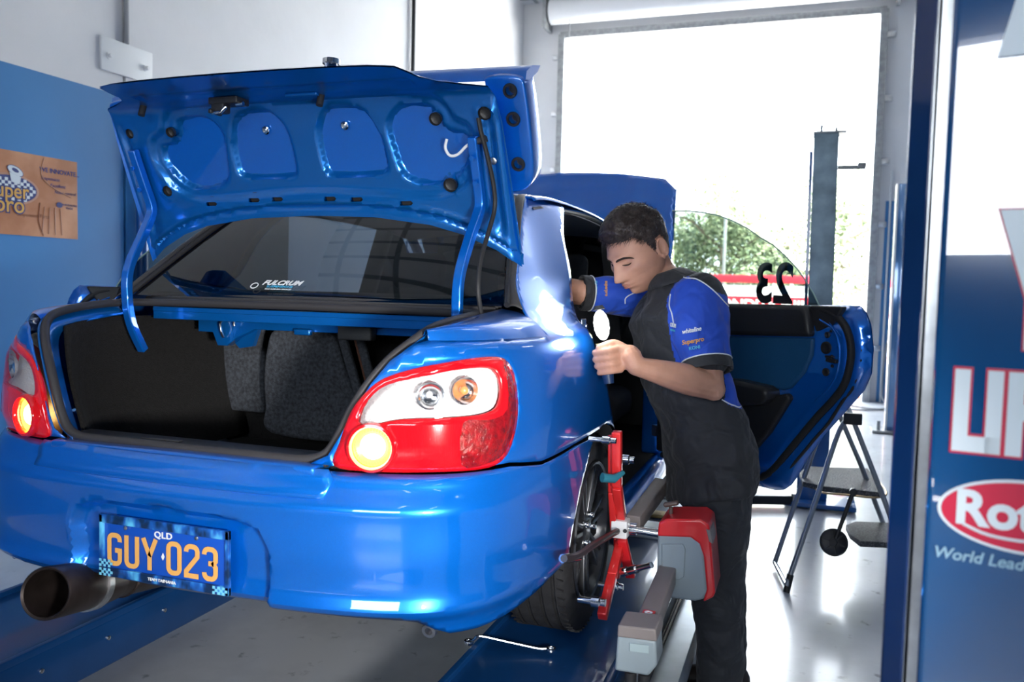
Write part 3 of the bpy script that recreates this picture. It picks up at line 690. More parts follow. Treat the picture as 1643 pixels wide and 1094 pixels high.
# hinge arms
for s in (-1, 1):
    P = cr([(s*.563, -.43, .86), (s*.565, -.475, .94), (s*.565, -.495, 1.02), (s*.567, -.488, 1.12), (s*.570, -.43, 1.22), (s*.575, -.385, 1.29), (s*.578, -.375, 1.33), (s*.580, -.405, 1.40), (s*.582, -.45, 1.50)], 5)
    mb = MB(); W_ = .032; T_ = .018
    vs = []; fs = []
    for i, q_ in enumerate(P):
        t = (P[min(i+1, len(P)-1)]-P[max(i-1, 0)]).normalized(); n = Vector((1, 0, 0)).cross(t).normalized()
        for a, b_ in ((-1, -1), (1, -1), (1, 1), (-1, 1)): vs.append(q_+Vector((a*T_/2*s, 0, 0))*1.5+n*b_*W_/2*.8)
    for i in range(len(P)-1):
        for k in range(4): fs.append((i*4+k, i*4+(k+1) % 4, (i+1)*4+(k+1) % 4, (i+1)*4+k))
    fs += [(3, 2, 1, 0), tuple(len(vs)-4+k for k in range(4))]
    mb.add(vs, fs); o = mb.build('hinge_arm', PAINT, LID, bev=.004)
    for v in (.24, .33, .40): mb = MB(); mb.lathe([(.008, 0), (.008, -.006), (.0001, -.006)], lidp(s*.582, v-.06, -.045+.0), N_, 6); mb.build('hinge_bolt', PAINT, LID)
# cable down the right hinge arm, white wire loop, connector
mb = MB(); mb.tube(cr([(.628, -.46, .99), (.627, -.50, 1.08), (.620, -.47, 1.16), (.622, -.42, 1.24), (.626, -.385, 1.31), (.628, -.40, 1.37), (.622, -.44, 1.45), (.612, -.465, 1.51), (.606, -.47, 1.545)], 6), .0065, 8); mb.build('wiring_loom', RUBBER, LID)
mb = MB(); mb.tube(cr([lidp(.497, .385, -.004), lidp(.492, .362, -.012), lidp(.505, .342, -.018), lidp(.53, .345, -.02), lidp(.56, .368, -.02), lidp(.585, .378, -.018)], 6), .0042, 8); mb.build('white_wire', WHITE, LID)
mb = MB(); p = lidp(.600, .378, -.018); mb.bar(p+Vector((-.026, 0, -.004)), p+Vector((.02, 0, .008)), .018, .018, bev=.004); mb.build('wire_connector', BLACKP, LID)
# rear spoiler seen beyond the lid: blade on top and the right and left end plates with bolt bores
def spoil(x, v, d): return Vector((x, -.27, 1.15))+V_*v+N_*d
mb = MB()
rows = []
for i in range(25):
    x = -.715+1.43*i/24; sw = .010*math.cos(x*2.0)
    rows.append([spoil(x, .515+sw, .085), spoil(x, .535+sw, .10), spoil(x, .54+sw, .16), spoil(x, .527+sw, .23), spoil(x, .515+sw, .20), spoil(x, .508+sw, .12)])
vs = [p for r_ in rows for p in r_]; fs = []
for i in range(24):
    for k in range(6): fs.append((i*6+k, i*6+(k+1) % 6, (i+1)*6+(k+1) % 6, (i+1)*6+k))
fs += [tuple(range(5, -1, -1)), tuple(24*6+k for k in range(6))]
mb.add(vs, fs); SPO = mb.build('rear_spoiler', PAINT, LID, smooth=50)
for s in (-1, 1):
    c = cr([(.60, .21), (.66, .205), (.70, .225), (.722, .27), (.726, .40), (.722, .50), (.71, .528), (.60, .53)], 4) if False else None
    prof = [(p.x, p.y) for p in cr([(.60, .215, 0), (.655, .205, 0), (.700, .225, 0), (.716, .28, 0), (.719, .40, 0), (.716, .49, 0), (.705, .525, 0), (.64, .535, 0), (.60, .53, 0)], 3)]
    hs = [circ(.672, v_, .0125, 16) for v_ in (.288, .415, .492)]
    vs, fs = skin2d(prof, lambda x, v: spoil(s*x, v, .070-.012*math.exp(-((x-.672)/.02)**2)*0), .02, hs)
    o = mesh('spoiler_end', vs, fs if s > 0 else [f[::-1] for f in fs], PAINT, None, 30); keep(o, LID)
    md = o.modifiers.new('t', 'SOLIDIFY'); md.thickness = .09; md.offset = 1; bvm = o.modifiers.new('b', 'BEVEL'); bvm.width = .01; bvm.segments = 3
    md.offset = -1
    for v_ in (.288, .415, .492):
        mb = MB(); mb.lathe([(.021, -.001), (.019, -.006), (.0135, -.006), (.0125, .03), (.0001, .03)], spoil(s*.672, v_, .070), N_, 20); mb.build('bolt_bore', BLACKP, LID)
    
# --- tail lights ---
REDL = mat('red_lens', (.50, .003, .008), .10, coat=1, coat_r=.02, emit=(1, .01, .005), es=.10)
t = REDL.node_tree; b = t.nodes['Principled BSDF']; b.inputs['Transmission Weight'].default_value = 0
tc = t.nodes.new('ShaderNodeTexCoord'); ck = t.nodes.new('ShaderNodeTexBrick'); ck.inputs['Scale'].default_value = 90; ck.inputs['Mortar Size'].default_value = .06; ck.offset = 0; ck.inputs['Brick Width'].default_value = .5
t.links.new(tc.outputs['Object'], ck.inputs['Vector']); bp = t.nodes.new('ShaderNodeBump'); bp.inputs['Strength'].default_value = .8; bp.inputs['Distance'].default_value = .003
t.links.new(ck.outputs['Fac'], bp.inputs['Height']); t.links.new(bp.outputs[0], b.inputs['Normal'])
b.inputs['Coat Normal'].default_value = (0, 0, 0)
CLEARL = mat('clear_faceted_reflector', (.80, .80, .80), .3, .15, coat=1, coat_r=.02, bump=.9, bscale=170, emit=(1, .95, .9), es=.04)
DREDL = mat('deep_red_lens', (.22, .002, .004), .12, coat=1, coat_r=.02, noise=.45, nscale=60, bump=.6, bscale=120)
LENSC = glass('clear_lens', (.93, .93, .93))
AMBER = mat('amber_bulb_glow', (1, .35, .02), .3, emit=(1, .42, .04), es=4.5)
YELL = mat('bulb_core', (1, .8, .4), .3, emit=(1, .80, .32), es=14)
AMBB = mat('amber_bulb_off', (.8, .28, .08), .25, coat=1)
CLR = [(.495, .775), (.515, .825), (.56, .862), (.65, .885), (.74, .900), (.815, .902), (.838, .885), (.842, .84), (.825, .805), (.78, .792), (.70, .788), (.60, .784), (.53, .770)]
CLR = [(p.x, p.y) for p in cr([(a, b_, 0) for a, b_ in CLR], 3, True)]
LC = (.528, .716)
for mir in (False, True):
    sg = -1 if mir else 1
    tl = bpy.data.objects.new('tail_light', None)
    def dome(s, z):
        d = pdist((s, z), LAMP); return wrap(s, z, .002+.014*sstep(0, .05, d))
    ring_h = circ(LC[0], LC[1], .050, 28)
    base = panel('tail_light', LAMP, dome, REDL, car, .014, holes=[CLR, ring_h], thick=.012, mirror=mir, smooth=60)
    base['label'] = 'red and clear tail lamp on the %s, indicator lit amber' % ('wall side' if mir else 'right, lit near the wheel')
    DS_ = [(p.x, p.y) for p in cr([(.735, .674, 0), (.80, .671, 0), (.858, .692, 0), (.890, .745, 0), (.902, .80, 0), (.898, .86, 0), (.884, .895, 0), (.864, .897, 0), (.858, .80, 0), (.80, .778, 0), (.735, .776, 0)], 3, True)]
    panel('lens_section', DS_, lambda s, z: Vector(dome(s, z))*1.0+Vector((plan(s)[2], plan(s)[3], 0))*.0008, DREDL, base, .014, mirror=mir, smooth=60)
    def rec(s, z): return wrap(s, z, .002-.020*sstep(0, .03, pdist((s, z), CLR)))
    o = panel('reflector', CLR, rec, CLEARL, base, .012, mirror=mir)
    o = panel('clear_lens', CLR, lambda s, z: dome(s, z), LENSC, base, .02, mirror=mir, smooth=60)
    for (s, z) in ((.66, .838), (.745, .848)):
        c = Vector(wrap(s, z, -.006)); x, y, nx, ny = plan(s); n = Vector((nx, ny, 0))
        if mir: c.x *= -1; n.x *= -1
        mb = MB(); mb.lathe([(.034, .010), (.028, .002), (.018, -.004), (.008, -.006)], c, n, 24); mb.build('bulb_reflector', CHROME, base)
        if s > .7:
            mb = MB(); mb.ball(c+n*.006, .011); mb.build('bulb', AMBB, base)
    # round indicator
    c = Vector(wrap(*LC, .012)); x, y, nx, ny = plan(LC[0]); n = Vector((nx, ny, 0)).normalized()
    if mir: c.x *= -1; n.x *= -1
    mb = MB(); mb.lathe([(.057, -.012), (.060, 0), (.056, .010), (.050, .011), (.046, .004), (.045, -.006)], c, n, 40); mb.build('indicator_ring', REDL, base)
    mb = MB(); mb.lathe([(.046, -.008), (.040, -.012), (.026, -.018)], c, n, 40)
    for k in range(36):
        a = 2*PI*k/36; u_ = n.orthogonal().normalized(); w_ = n.cross(u_); p = c+(u_*math.cos(a)+w_*math.sin(a))*.040-n*.008; mb.box(p, (.002, .004, .006))
    mb.build('indicator_reflector', AMBER, base)
    mb = MB(); mb.lathe([(.030, -.014), (.024, -.006), (.012, 0), (.0001, .002)], c, n, 32); mb.build('indicator_bulb', YELL, base)
    o = panel('lens_seal', [(p[0], p[1]) for p in LAMP], lambda s, z: wrap(s, z, -.035), BLACKP, base, .03, mirror=mir)
# --- licence plate ---
PM, t, b = nmat('plate_frame_print'); b.inputs['Roughness'].default_value = .3; b.inputs['Coat Weight'].default_value = .5
tc = t.nodes.new('ShaderNodeTexCoord'); n_ = t.nodes.new('ShaderNodeTexNoise'); n_.inputs['Scale'].default_value = 22; n_.inputs['Detail'].default_value = 3
mp = t.nodes.new('ShaderNodeMapping'); mp.inputs['Scale'].default_value = (1, 1, .5)
t.links.new(tc.outputs['Object'], mp.inputs[0]); t.links.new(mp.outputs[0], n_.inputs['Vector'])
r = t.nodes.new('ShaderNodeValToRGB'); e = r.color_ramp.elements; e[0].position = .42; e[0].color = (.003, .02, .07, 1); e[1].position = .68; e[1].color = (.12, .55, .85, 1); k = e.new(.54); k.color = (.01, .10, .42, 1)
t.links.new(n_.outputs[0], r.inputs[0]); t.links.new(r.outputs[0], b.inputs['Base Color'])
PY, PZ = -.972, .4225
PLB = mat('plate_blue', (.006, .07, .42), .35, coat=.3)
mb = MB(); mb.box((0, PY, PZ), (.372, .004, .138), bev=.0015); pl = mb.build('licence_plate', PLB, car); pl['label'] = 'blue number plate with raised orange characters'
mb = MB()
for (cx, cz, w_, h) in ((0, .0675, .392, .022), (0, -.0675, .392, .022), (-.190, 0, .012, .157), (.190, 0, .012, .157)):
    mb.box((cx, PY-.004, PZ+cz), (w_, .010, h), bev=.002)
mb.build('plate_frame', PM, pl)
F = frame((0, PY-.004, PZ), (1, 0, 0), (0, 0, 1))
# stroke lettering with round corners
def strokes(name, paths, ox, m, sw, sc_, depth=.0016, cz=0):
    mb = MB()
    for P in paths:
        P = [Vector((p[0]*sc_[0]+ox, p[1]*sc_[1]+cz)) for p in P]; closed = (P[0]-P[-1]).length < 1e-6
        n = len(P); L = []; R_ = []
        for i, p in enumerate(P):
            if closed: a = P[(i-1) % (n-1)] if i > 0 else P[n-2]; c = P[(i+1) % (n-1)] if i < n-1 else P[1]
            else: a = P[max(i-1, 0)]; c = P[min(i+1, n-1)]
            d = (p-a); d2 = (c-p)
            d = d.normalized() if d.length > 0 else d2.normalized(); d2 = d2.normalized() if d2.length > 0 else d
            t = (d+d2).normalized(); nrm = Vector((-t.y, t.x)); k = 1/max(.5, math.sqrt(max(.1, (1+d.dot(d2))/2)))
            L.append(p+nrm*sw/2*k); R_.append(p-nrm*sw/2*k)
        vs = []
        for a, c in zip(L, R_):
            for q_, z in ((a, 0), (a, depth), (c, depth), (c, 0)): vs.append(F @ Vector((q_.x, q_.y, z)))
        fs = []
        for i in range(n-1):
            for k in range(4): fs.append((i*4+k, i*4+(k+1) % 4, (i+1)*4+(k+1) % 4, (i+1)*4+k))
        fs += [(0, 1, 2, 3), tuple((n-1)*4+k for k in (3, 2, 1, 0))]
        mb.add(vs, fs)
    mb.build(name, m, pl, smooth=30)
def arcp(cx, cy, r, a0, a1, n=6): return [(cx+r*math.cos(math.radians(a0+(a1-a0)*i/n)), cy+r*math.sin(math.radians(a0+(a1-a0)*i/n))) for i in range(n+1)]
hw, hh, rr = .0165, .036, .0125
Zero = arcp(hw-rr, hh-rr, rr, 0, 90)+arcp(-hw+rr, hh-rr, rr, 90, 180)+arcp(-hw+rr, -hh+rr, rr, 180, 270)+arcp(hw-rr, -hh+rr, rr, 270, 360); Zero.append(Zero[0])
G_ = [(hw, hh-.016)]+arcp(hw-rr, hh-rr, rr, 10, 90)+arcp(-hw+rr, hh-rr, rr, 90, 180)+arcp(-hw+rr, -hh+rr, rr, 180, 270)+arcp(hw-rr, -hh+rr, rr, 270, 360)+[(hw, -.002), (.002, -.002)]
U_ = [(-hw, hh+.004)]+arcp(-hw+rr, -hh+rr, rr, 180, 270)+arcp(hw-rr, -hh+rr, rr, 270, 360)+[(hw, hh+.004)]
Y_ = [[(-hw-.003, hh+.004), (0, -.004), (0, -hh-.003)], [(hw+.003, hh+.004), (0, -.004)]]
Two = [(-hw, hh-.014)]+arcp(-hw+rr, hh-rr, rr, 170, 90)+arcp(hw-rr, hh-rr, rr, 90, 0)+[(hw, .012), (-hw, -hh+.010), (-hw, -hh), (hw+.003, -hh)]
Thr = [(-hw, hh-.014)]+arcp(-hw+rr, hh-rr, rr, 170, 90)+arcp(hw-rr, hh-rr, rr, 90, 0)+[(hw, .008), (hw-.006, .001), (hw, -.008)]+arcp(hw-rr, -hh+rr, rr, 360, 270)+arcp(-hw+rr, -hh+rr, rr, 270, 190)+[(-hw, -hh+.014)]
xs = [-.150, -.096, -.041, .033, .086, .139]
for nm, P, x in (('letter', [G_], xs[0]), ('letter', [U_], xs[1]), ('letter', Y_, xs[2]), ('digit', [Zero], xs[3]), ('digit', [Two], xs[4]), ('digit', [Thr, [(-.004, .001), (hw-.005, .001)]], xs[5])):
    strokes(nm, P, x, ORANGE, .0120, (1, 1), cz=-.008)
text('state_letters', 'QLD', WHITE, .022, F @ Matrix.Translation((0, .044, 0)), pl, .0008, bold=.0004, sx=1.15, space=1.1)
text('frame_letters', 'TEAM TASMANIA', WHITE, .010, F @ Matrix.Translation((0, -.067, .006)), pl, .0006, bold=.0002, sx=1.1)
mb = MB(); mb.prism([F @ Vector(p) for p in ((-.0045, -.008, .0), (0, -.017, .0), (.0045, -.008, .0), (0, .001, .0))], F.to_3x3() @ Vector((0, 0, .002))); mb.build('diamond_mark', WHITE, pl)
for x in (-.115, .10): mb = MB(); mb.lathe([(.005, 0), (.005, .002), (.003, .003), (.0001, .003)], F @ Vector((x, .050, 0)), (0, -1, 0), 12); mb.build('plate_screw', STEEL, pl)
mb = MB()
for (x0, z0) in ((-.195, -.078), (.150, -.078), (-.195, -.055)):
    for i in range(6):
        for j in range(3):
            if (i+j) % 2 == 0: mb.box((x0+.0035+i*.007, PY-.0095, PZ+z0+.004+j*.0065), (.007, .001, .0065))
mb.build('chequer_print', mat('pale_blue_print', (.18, .55, .75), .4), pl); C.objects[:][-1]['kind'] = 'stuff' if False else 'stuff'
# --- exhaust ---
DT = mat('dark_burnt_steel', (.035, .026, .024), .42, .5, noise=.4, nscale=15)
mb = MB(); a = Vector((-.268, -1.075, .318)); d = Vector((-.28, 1, .02)).normalized()
d = (at(190, 935, 'y', -.55)-a).normalized() if False else (at(205, 925, 'y', -.70)-a).normalized()
mb.lathe([(.056, .30), (.060, .26), (.064, .16), (.065, .0), (.062, -.004), (.057, 0), (.055, .16), (.03, .2), (.0001, .2)], a, d, 36)
ex = mb.build('exhaust_tip', DT, car)
mb = MB(); mb.lathe([(.061, .175), (.069, .175), (.069, .20), (.060, .203)], a, d, 36); mb.build('exhaust_clamp_band', STEEL, ex)
mb = MB(); mb.tube([a+d*.25, a+d*.45, a+d*.8], [.052, .052, .05], 24); mb.lathe([(.05, .36), (.056, .365), (.05, .37)], a, d, 30); mb.build('exhaust_pipe', DT, ex)
# --- wheels ---
def make_wheel(x, y, side, full=True):
    w_ = bpy.data.objects.new('wheel', None)
    ax = Vector((side, 0, 0)); c = Vector((x, y, .315))
    R, Wd = .315, .215
    prof = [(.222, .095), (.235, .103), (.262, .1075), (.285, .104), (.300, .097), (.308, .090), (.3125, .080)]
    for g in (.062, .022, -.022, -.062): prof += [(.3145, g+.006), (.307, g+.004), (.307, g-.004), (.3145, g-.006)]
    prof += [(.3125, -.080), (.308, -.090), (.300, -.097), (.285, -.104), (.262, -.1075), (.235, -.103), (.222, -.095)]
    mb = MB(); mb.lathe(prof, c, ax, 72)
    ty = mb.build('wheel', TYRE, car, smooth=35); 
    if full:
        mb = MB()
        for k in range(60):
            a = 2*PI*k/60; u_ = Vector((0, math.cos(a), math.sin(a))); tv = Vector((0, -math.sin(a), math.cos(a)))
            for s in (1, -1):
                Rm = Matrix((ax, tv, u_)).transposed() @ Euler((0, 0, .35*s)).to_matrix()
                mb.box(c+ax*s*.084+u_*.3125, (.022, .003, .006), Rm)
        mb.build('tread_sipes', BLACKP, ty); bpy.data.objects[C.objects[-1].name]['kind'] = 'stuff'
    mb = MB(); mb.lathe([(.222, .095), (.226, .102), (.222, .108), (.214, .104), (.206, .085), (.195, .04), (.190, -.09), (.222, -.100)], c, ax, 60)
    rim = mb.build('rim', ALLOY, ty)
    mb = MB()
    for k in range(7):
        a = 2*PI*k/7+.2; u_ = Vector((0, math.cos(a), math.sin(a))); tv = Vector((0, -math.sin(a), math.cos(a)))
        for s in (-1, 1):
            mb.bar(c+ax*.075+u_*.045+tv*s*.010, c+ax*.082+u_*.210+tv*s*.028, .016, .022, up=ax, bev=.004)
    mb.lathe([(.070, .050), (.070, .078), (.055, .086), (.034, .088), (.032, .078), (.0001, .078)], c, ax, 32)
    mb.build('spokes', ALLOY, ty)
    mb = MB(); mb.lathe([(.150, -.005), (.150, .008), (.145, .010), (.075, .010), (.075, .03), (.03, .03)], c, ax, 40); mb.build('brake_disc', STEEL, ty)
    for k in range(5):
        a = 2*PI*k/5; u_ = Vector((0, math.cos(a), math.sin(a))); mb = MB(); mb.lathe([(.010, .080), (.010, .10), (.007, .104), (.0001, .104)], c+u_*.05, ax, 8); mb.build('wheel_nut', CHROME, ty)
    return ty
for sx in (1, -1):
    make_wheel(sx*.738, 0, sx, sx == 1); make_wheel(sx*.738, 2.525, sx, False)
# black wheel housings
def house(yc, mir):
    s = -1 if mir else 1; mb = MB(); n = 16
    rows = [[(s*.60, yc+.345*math.cos(PI*i/n), .315+.345*math.sin(PI*i/n)), (s*.862, yc+.345*math.cos(PI*i/n), .315+.345*math.sin(PI*i/n))] for i in range(n+1)]
    loft('wheel_housing', rows, mat('underbody_black', (.015, .015, .016)), car, .004)
for yc in (0, 2.525):
    for m_ in (False, True): house(yc, m_)
# --- open right rear door ---
HX, HY, TH = .83, 1.25, math.radians(49)
DS = Vector((math.sin(TH), -math.cos(TH), 0)); DN = Vector((-math.cos(TH), -math.sin(TH), 0))   # along the door; inward-facing normal (towards the camera side)
def dp(s, z, d=0): return Vector((HX, HY, 0))+DS*s+DN*d+Vector((0, 0, z))
DO = [(.02, 1.035), (.30, 1.037), (.70, 1.043), (.90, 1.048), (1.03, 1.052), (1.055, 1.03), (1.075, .99), (1.09, .906), (1.088, .82), (1.063, .758), (1.0, .685), (.911, .582), (.83, .474), (.785, .393), (.755, .35), (.725, .328), (.68, .318), (.35, .308), (.04, .305), (.02, .33)]
def door_in(s, z):
    e = pdist((s, z), DO); rear = sstep(.5, .8, s)
    d = .0
    d += .030*sstep(.004, .03, e)            # rises from the outer hem to the inner shell
    d += .018*sstep(.055, .075, e)
    return dp(s, z, -.055+d)
rd = panel('rear_door', DO, door_in, PAINT, car, .018, thick=.006, flip=True, smooth=60); rd['label'] = 'open rear door on the right, swung out beside the man'
def door_out(s, z):
    e = pdist((s, z), DO)
    return dp(s, z, -.06-.05*sstep(0, .25, e)-.012*math.exp(-((z-.7)/.05)**2)*0)
keep(panel('outer_skin', DO, door_out, PAINT, None, .04, smooth=60), rd)
def offs(pts, d): return pts
# black rubber seal following the edge
sl = [(.60, .352), (.66, .372), (.70, .405), (.741, .45), (.80, .52), (.854, .585), (.91, .65), (.965, .708), (1.005, .76), (1.025, .81), (1.035, .88), (1.025, .94), (1.0, .985), (.955, 1.02), (.90, 1.035)]
mb = MB(); mb.tube([dp(s, z, -.004) for s, z in cr([(a, b_, 0) for a, b_ in [(.04, .34), (.35, .342)]+sl], 4) for s, z in [(s, z)]] if False else [dp(p.x, p.y, -.012) for p in cr([(a, b_, 0) for a, b_ in [(.04, .34), (.35, .342)]+sl], 4)], .014, 10)
mb.build('door_seal', RUBBER, rd)
mb = MB(); mb.tube([dp(p.x, p.y, -.030) for p in cr([(a+.028*(a > .7), b_-.028*(b_ < .7), 0) for a, b_ in sl[3:-1]], 4)], .006, 8); mb.build('outer_seal', RUBBER, rd)
# trim: padded top, blue insert, arm rest and pocket
def slab(name, pts, d0, d1, m, bev=.008, sm=30):
    mb = MB(); mb.prism([dp(s, z, d0) for s, z in pts], DN*(d1-d0)); return mb.build(name, m, rd, bev=bev, smooth=sm)
slab('door_trim_top', [(.03, 1.04), (.845, 1.050), (.868, 1.02), (.885, .935), (.45, .915), (.03, .905)], -.03, .030, BLACKP, .018)
slab('door_trim_corner', [(.85, 1.050), (1.0, 1.050), (.985, 1.02), (.95, .975), (.905, .955), (.885, .95)], -.03, .0, BLACKP, .008)
TEAL = mat('blue_vinyl_insert', (.008, .075, .19), .55, bump=.15, bscale=220)
slab('door_insert', [(.03, .90), (.45, .912), (.885, .932), (.882, .867), (.850, .80), (.79, .735), (.75, .722), (.55, .735), (.03, .70)], -.03, .012, TEAL, .01)
slab('door_armrest', [(.03, .72), (.55, .745), (.72, .735), (.735, .70), (.70, .66), (.50, .63), (.03, .62)], -.03, .075, BLACKP, .022)
slab('door_pocket', [(.03, .63), (.55, .65), (.78, .715), (.80, .70), (.70, .55), (.60, .44), (.55, .38), (.03, .36)], -.03, .022, BLACKP, .012)
# latch, grommets
for (s, z, r) in ((.940, .946, .012), (.937, .899, .023), (.941, .811, .015), (.965, .87, .006), (.968, .835, .006), (.955, .96, .005)):
    mb = MB(); mb.lathe([(r, -.002), (r, .004), (r*.75, .006), (r*.4, .003), (.0001, .003)], dp(s, z, -.001), DN, 18); mb.build('door_grommet', BLACKP, rd)
mb = MB(); mb.bar(dp(.945, .857, .004), dp(.99, .853, .004), .014, .016, up=DN, bev=.003); mb.bar(dp(.94, .868, .004), dp(.975, .868, .004), .008, .010, up=DN); mb.build('door_latch', BLACKP, rd)
mb = MB(); mb.bar(dp(.945, .99, .0), dp(.995, .945, .0), .004, .003, up=DN); mb.tube([dp(p.x, p.y, -.003) for p in cr([(.90, .70, 0), (.96, .76, 0), (.99, .82, 0), (.993, .90, 0), (.965, .965, 0), (.90, 1.0, 0)], 5)], .005, 6); mb.build('latch_surround', PAINT, rd)
# frameless door glass
DG = glass('door_glass_tint', (.20, .235, .22))
GL = [(.08, 1.03), (.08, 1.447), (.18, 1.440), (.272, 1.428), (.37, 1.408), (.458, 1.378), (.53, 1.347), (.597, 1.308), (.665, 1.275), (.722, 1.232), (.773, 1.187), (.812, 1.142), (.848, 1.095), (.885, 1.03)]
g = panel('door_glass', GL, lambda s, z: dp(s, z, -.03+.10*(z-1.03)), DG, rd, .05, smooth=60)
mb = MB(); mb.tube([dp(s, z, -.03+.10*(z-1.03)) for s, z in GL[1:]], .0028, 8); mb.build('glass_edge', mat('green_glass_edge', (.35, .50, .45), .15), rd)
F = frame(dp(.652, 1.122, -.030+.0094-.004), -DS, (0, 0, 1))
nt = text('race_number', '23', mat('black_vinyl', (.008, .008, .01), .4), .215, F, rd, .0005, bold=.006, sx=.92); nt['label'] = 'black number 23 seen in reverse'
mb = MB(); mb.bar((HX, HY, .45), (HX+.02, HY-.02, .45), .04, .05); mb.bar((HX-.02, HY+.02, .75), (HX+.02, HY-.02, .75), .04, .05); mb.bar((HX-.04, HY-.02, .62), dp(.12, .62, -.02), .025, .01, up=DN); mb.build('door_hinge', STEEL, rd)
# the left rear door stands open the same way: mirrored copies of every piece
def mirrored(o, par):
    c_ = o.copy(); c_.data = o.data.copy(); C.objects.link(c_); c_.parent = par; c_.matrix_parent_inverse = o.matrix_parent_inverse
    for v in c_.data.vertices: v.co.x = -v.co.x
    c_.data.flip_normals(); return c_
rd2 = mirrored(rd, car); rd2.location += Vector((-.13, -.14, 0)); rd2['label'] = 'open rear door on the wall side, its glass up'
for o in [o for o in bpy.data.objects if o.parent == rd and not o.name.startswith('race_number')]: mirrored(o, rd2)
# ------------------------------------------------------------------ the alignment lift
def runway(name, x0, x1, label, rail):
    t_ = thing(name, ((x0+x1)/2, 0, FLOOR_Z), label, 'lift', None)
    mb = MB(); mb.box(((x0+x1)/2, .9, -.075), (x1-x0, 4.9, .15), bev=.008); mb.build('deck', LIFTBLUE, t_)
    for sx in ((x1-.012, x0+.012)):
        mb = MB(); mb.box((sx, .9, .0), (.02, 4.9, .035), bev=.003); mb.build('edge_lip', LIFTBLUE, t_)
    for y in (-1.0, 1.2, 2.9):
        mb = MB(); mb.box(((x0+x1)/2, y, -.225), (x1-x0-.12, .35, .15), bev=.01); mb.build('support_leg', mat('lift_frame_dark', (.01, .02, .05), .5), t_)
    mb = MB()
    for i in range(7):
        mb.lathe([(.007, 0), (.007, .005), (.0001, .007)], (x1+.001 if rail else x1+.001, -1.3+i*.25, -.055), (1, 0, 0), 8)
    mb.build('side_bolt', STEEL, t_)
    return t_
lr = runway('lift_runway', .555, 1.00, 'dark blue lift runway under the right wheels of the car', True)
ll = runway('lift_runway', -1.10, -.60, 'dark blue lift runway under the exhaust side wheels', False)
RAILM = mat('pale_steel_rail', (.42, .47, .52), .4, .5, noise=.12, nscale=12)
mb = MB(); mb.box((1.045, .9, -.035), (.02, 4.9, .07)); mb.box((1.02, .9, -.07), (.05, 4.9, .01)); mb.build('jack_track', RAILM, lr, bev=.002)
mb = MB(); mb.box((1.105, .9, -.06), (.10, 4.9, .012)); mb.box((1.15, .9, -.10), (.012, 4.9, .09)); mb.build('outer_rail', RAILM, lr, bev=.002)
mb = MB(); mb.tube([(1.075, -1.5, -.03), (1.075, 3.2, -.03)], .008, 8); mb.tube([(1.062, -1.5, -.045), (1.062, 3.2, -.045)], .006, 8); mb.build('air_hose', RUBBER, lr)
# slip plates at the front wheel (ridged pale steel seen past the man)
sp_ = thing('turning_plate', (.86, 2.2, 0), 'pale ridged steel plates on the runway beyond the man', 'plate')
for i, (y, cc) in enumerate(((1.15, RAILM), (1.42, mat('brass_strip', (.42, .30, .13), .4, .6)), (1.58, RAILM), (1.85, RAILM), (2.1, RAILM))):
    mb = MB(); mb.box((.80, y, .008+.002*(i % 2)), (.36, .24 if cc is RAILM else .09, .016), bev=.003); keep(mb.build('plate_strip', cc, None), sp_)
# pale strip lying by the left runway
# ------------------------------------------------------------------ wheel alignment clamp and sensor head on the rear wheel
wc = thing('wheel_clamp', (.96, -.05, .315), 'red wheel alignment clamp fixed over the rear wheel', 'tool')
CX = .95
hub = at(996, 846, 'x', CX)
def cpx(x_, y_, X=CX): return at(x_, y_, 'x', X)
def bars(name, pts, w_, h_, m, up=(1, 0, 0), bev=.004):
    mb = MB()
    for a, c in zip(pts, pts[1:]): mb.bar(a, c, w_, h_, up=up, bev=bev)
    return mb.build(name, m, wc)
bars('upper_arm', [cpx(990, 692), cpx(990, 780), cpx(997, 830)], .030, .028, REDA)
bars('upper_arm_edge', [cpx(981, 698, .93), cpx(981, 790, .93), cpx(985, 860, .93)], .012, .02, REDA)
bars('lower_arm', [cpx(996, 870), cpx(982, 925), cpx(966, 990)], .030, .028, REDA)
bars('side_arm', [cpx(998, 865, .96), cpx(1012, 925, .98)], .020, .03, REDP)
bars('side_arm', [cpx(990, 862, .92), cpx(990, 925, .90)], .018, .02, REDP)
mb = MB(); mb.box(hub+Vector((.0, 0, 0)), (.05, .06, .055), bev=.004)
for dy, dz in ((-.018, .018), (.018, -.018)): mb.lathe([(.004, 0), (.004, .004)], hub+Vector((.026, dy, dz)), (1, 0, 0), 8)
mb.build('centre_block', WHITE, wc)
mb = MB(); mb.cyl(hub+Vector((.02, -.031, 0)), hub+Vector((.02, -.035, 0)), .006); mb.build('block_screw', BLACKP, wc)
for (px_, py_, r) in ((972, 706, .012), (955, 965, .016), (1003, 737, .016), (985, 940, .014)):
    a = cpx(px_, py_, .93); mb = MB(); mb.lathe([(r*.6, -.05), (r*.6, -.01), (r, -.01), (r, .012), (r*.7, .016), (r*.7, .03), (.0001, .03)], a, (1, 0, 0), 14); mb.build('thumb_screw', CHROME, wc)
mb = MB(); mb.tube([cpx(966, 766, .92), cpx(985, 768, .95), cpx(1000, 758, .97)], [.014, .013, .007], 10); mb.build('blue_rubber_band', mat('teal_rubber', (.02, .16, .22), .6), wc)
mb = MB(); P = cr([cpx(905, 896, .90), cpx(925, 892, .91), cpx(955, 872, .93), cpx(990, 852, .95)], 4); mb.tube(P, .010, 8); mb.build('safety_strap_arm', mat('dark_bare_steel', (.10, .10, .11), .4, .8), wc)
mb = MB(); mb.tube([cpx(903, 896, .885), cpx(928, 893, .90)], .012, 10); mb.build('strap_hook', CHROME, wc)
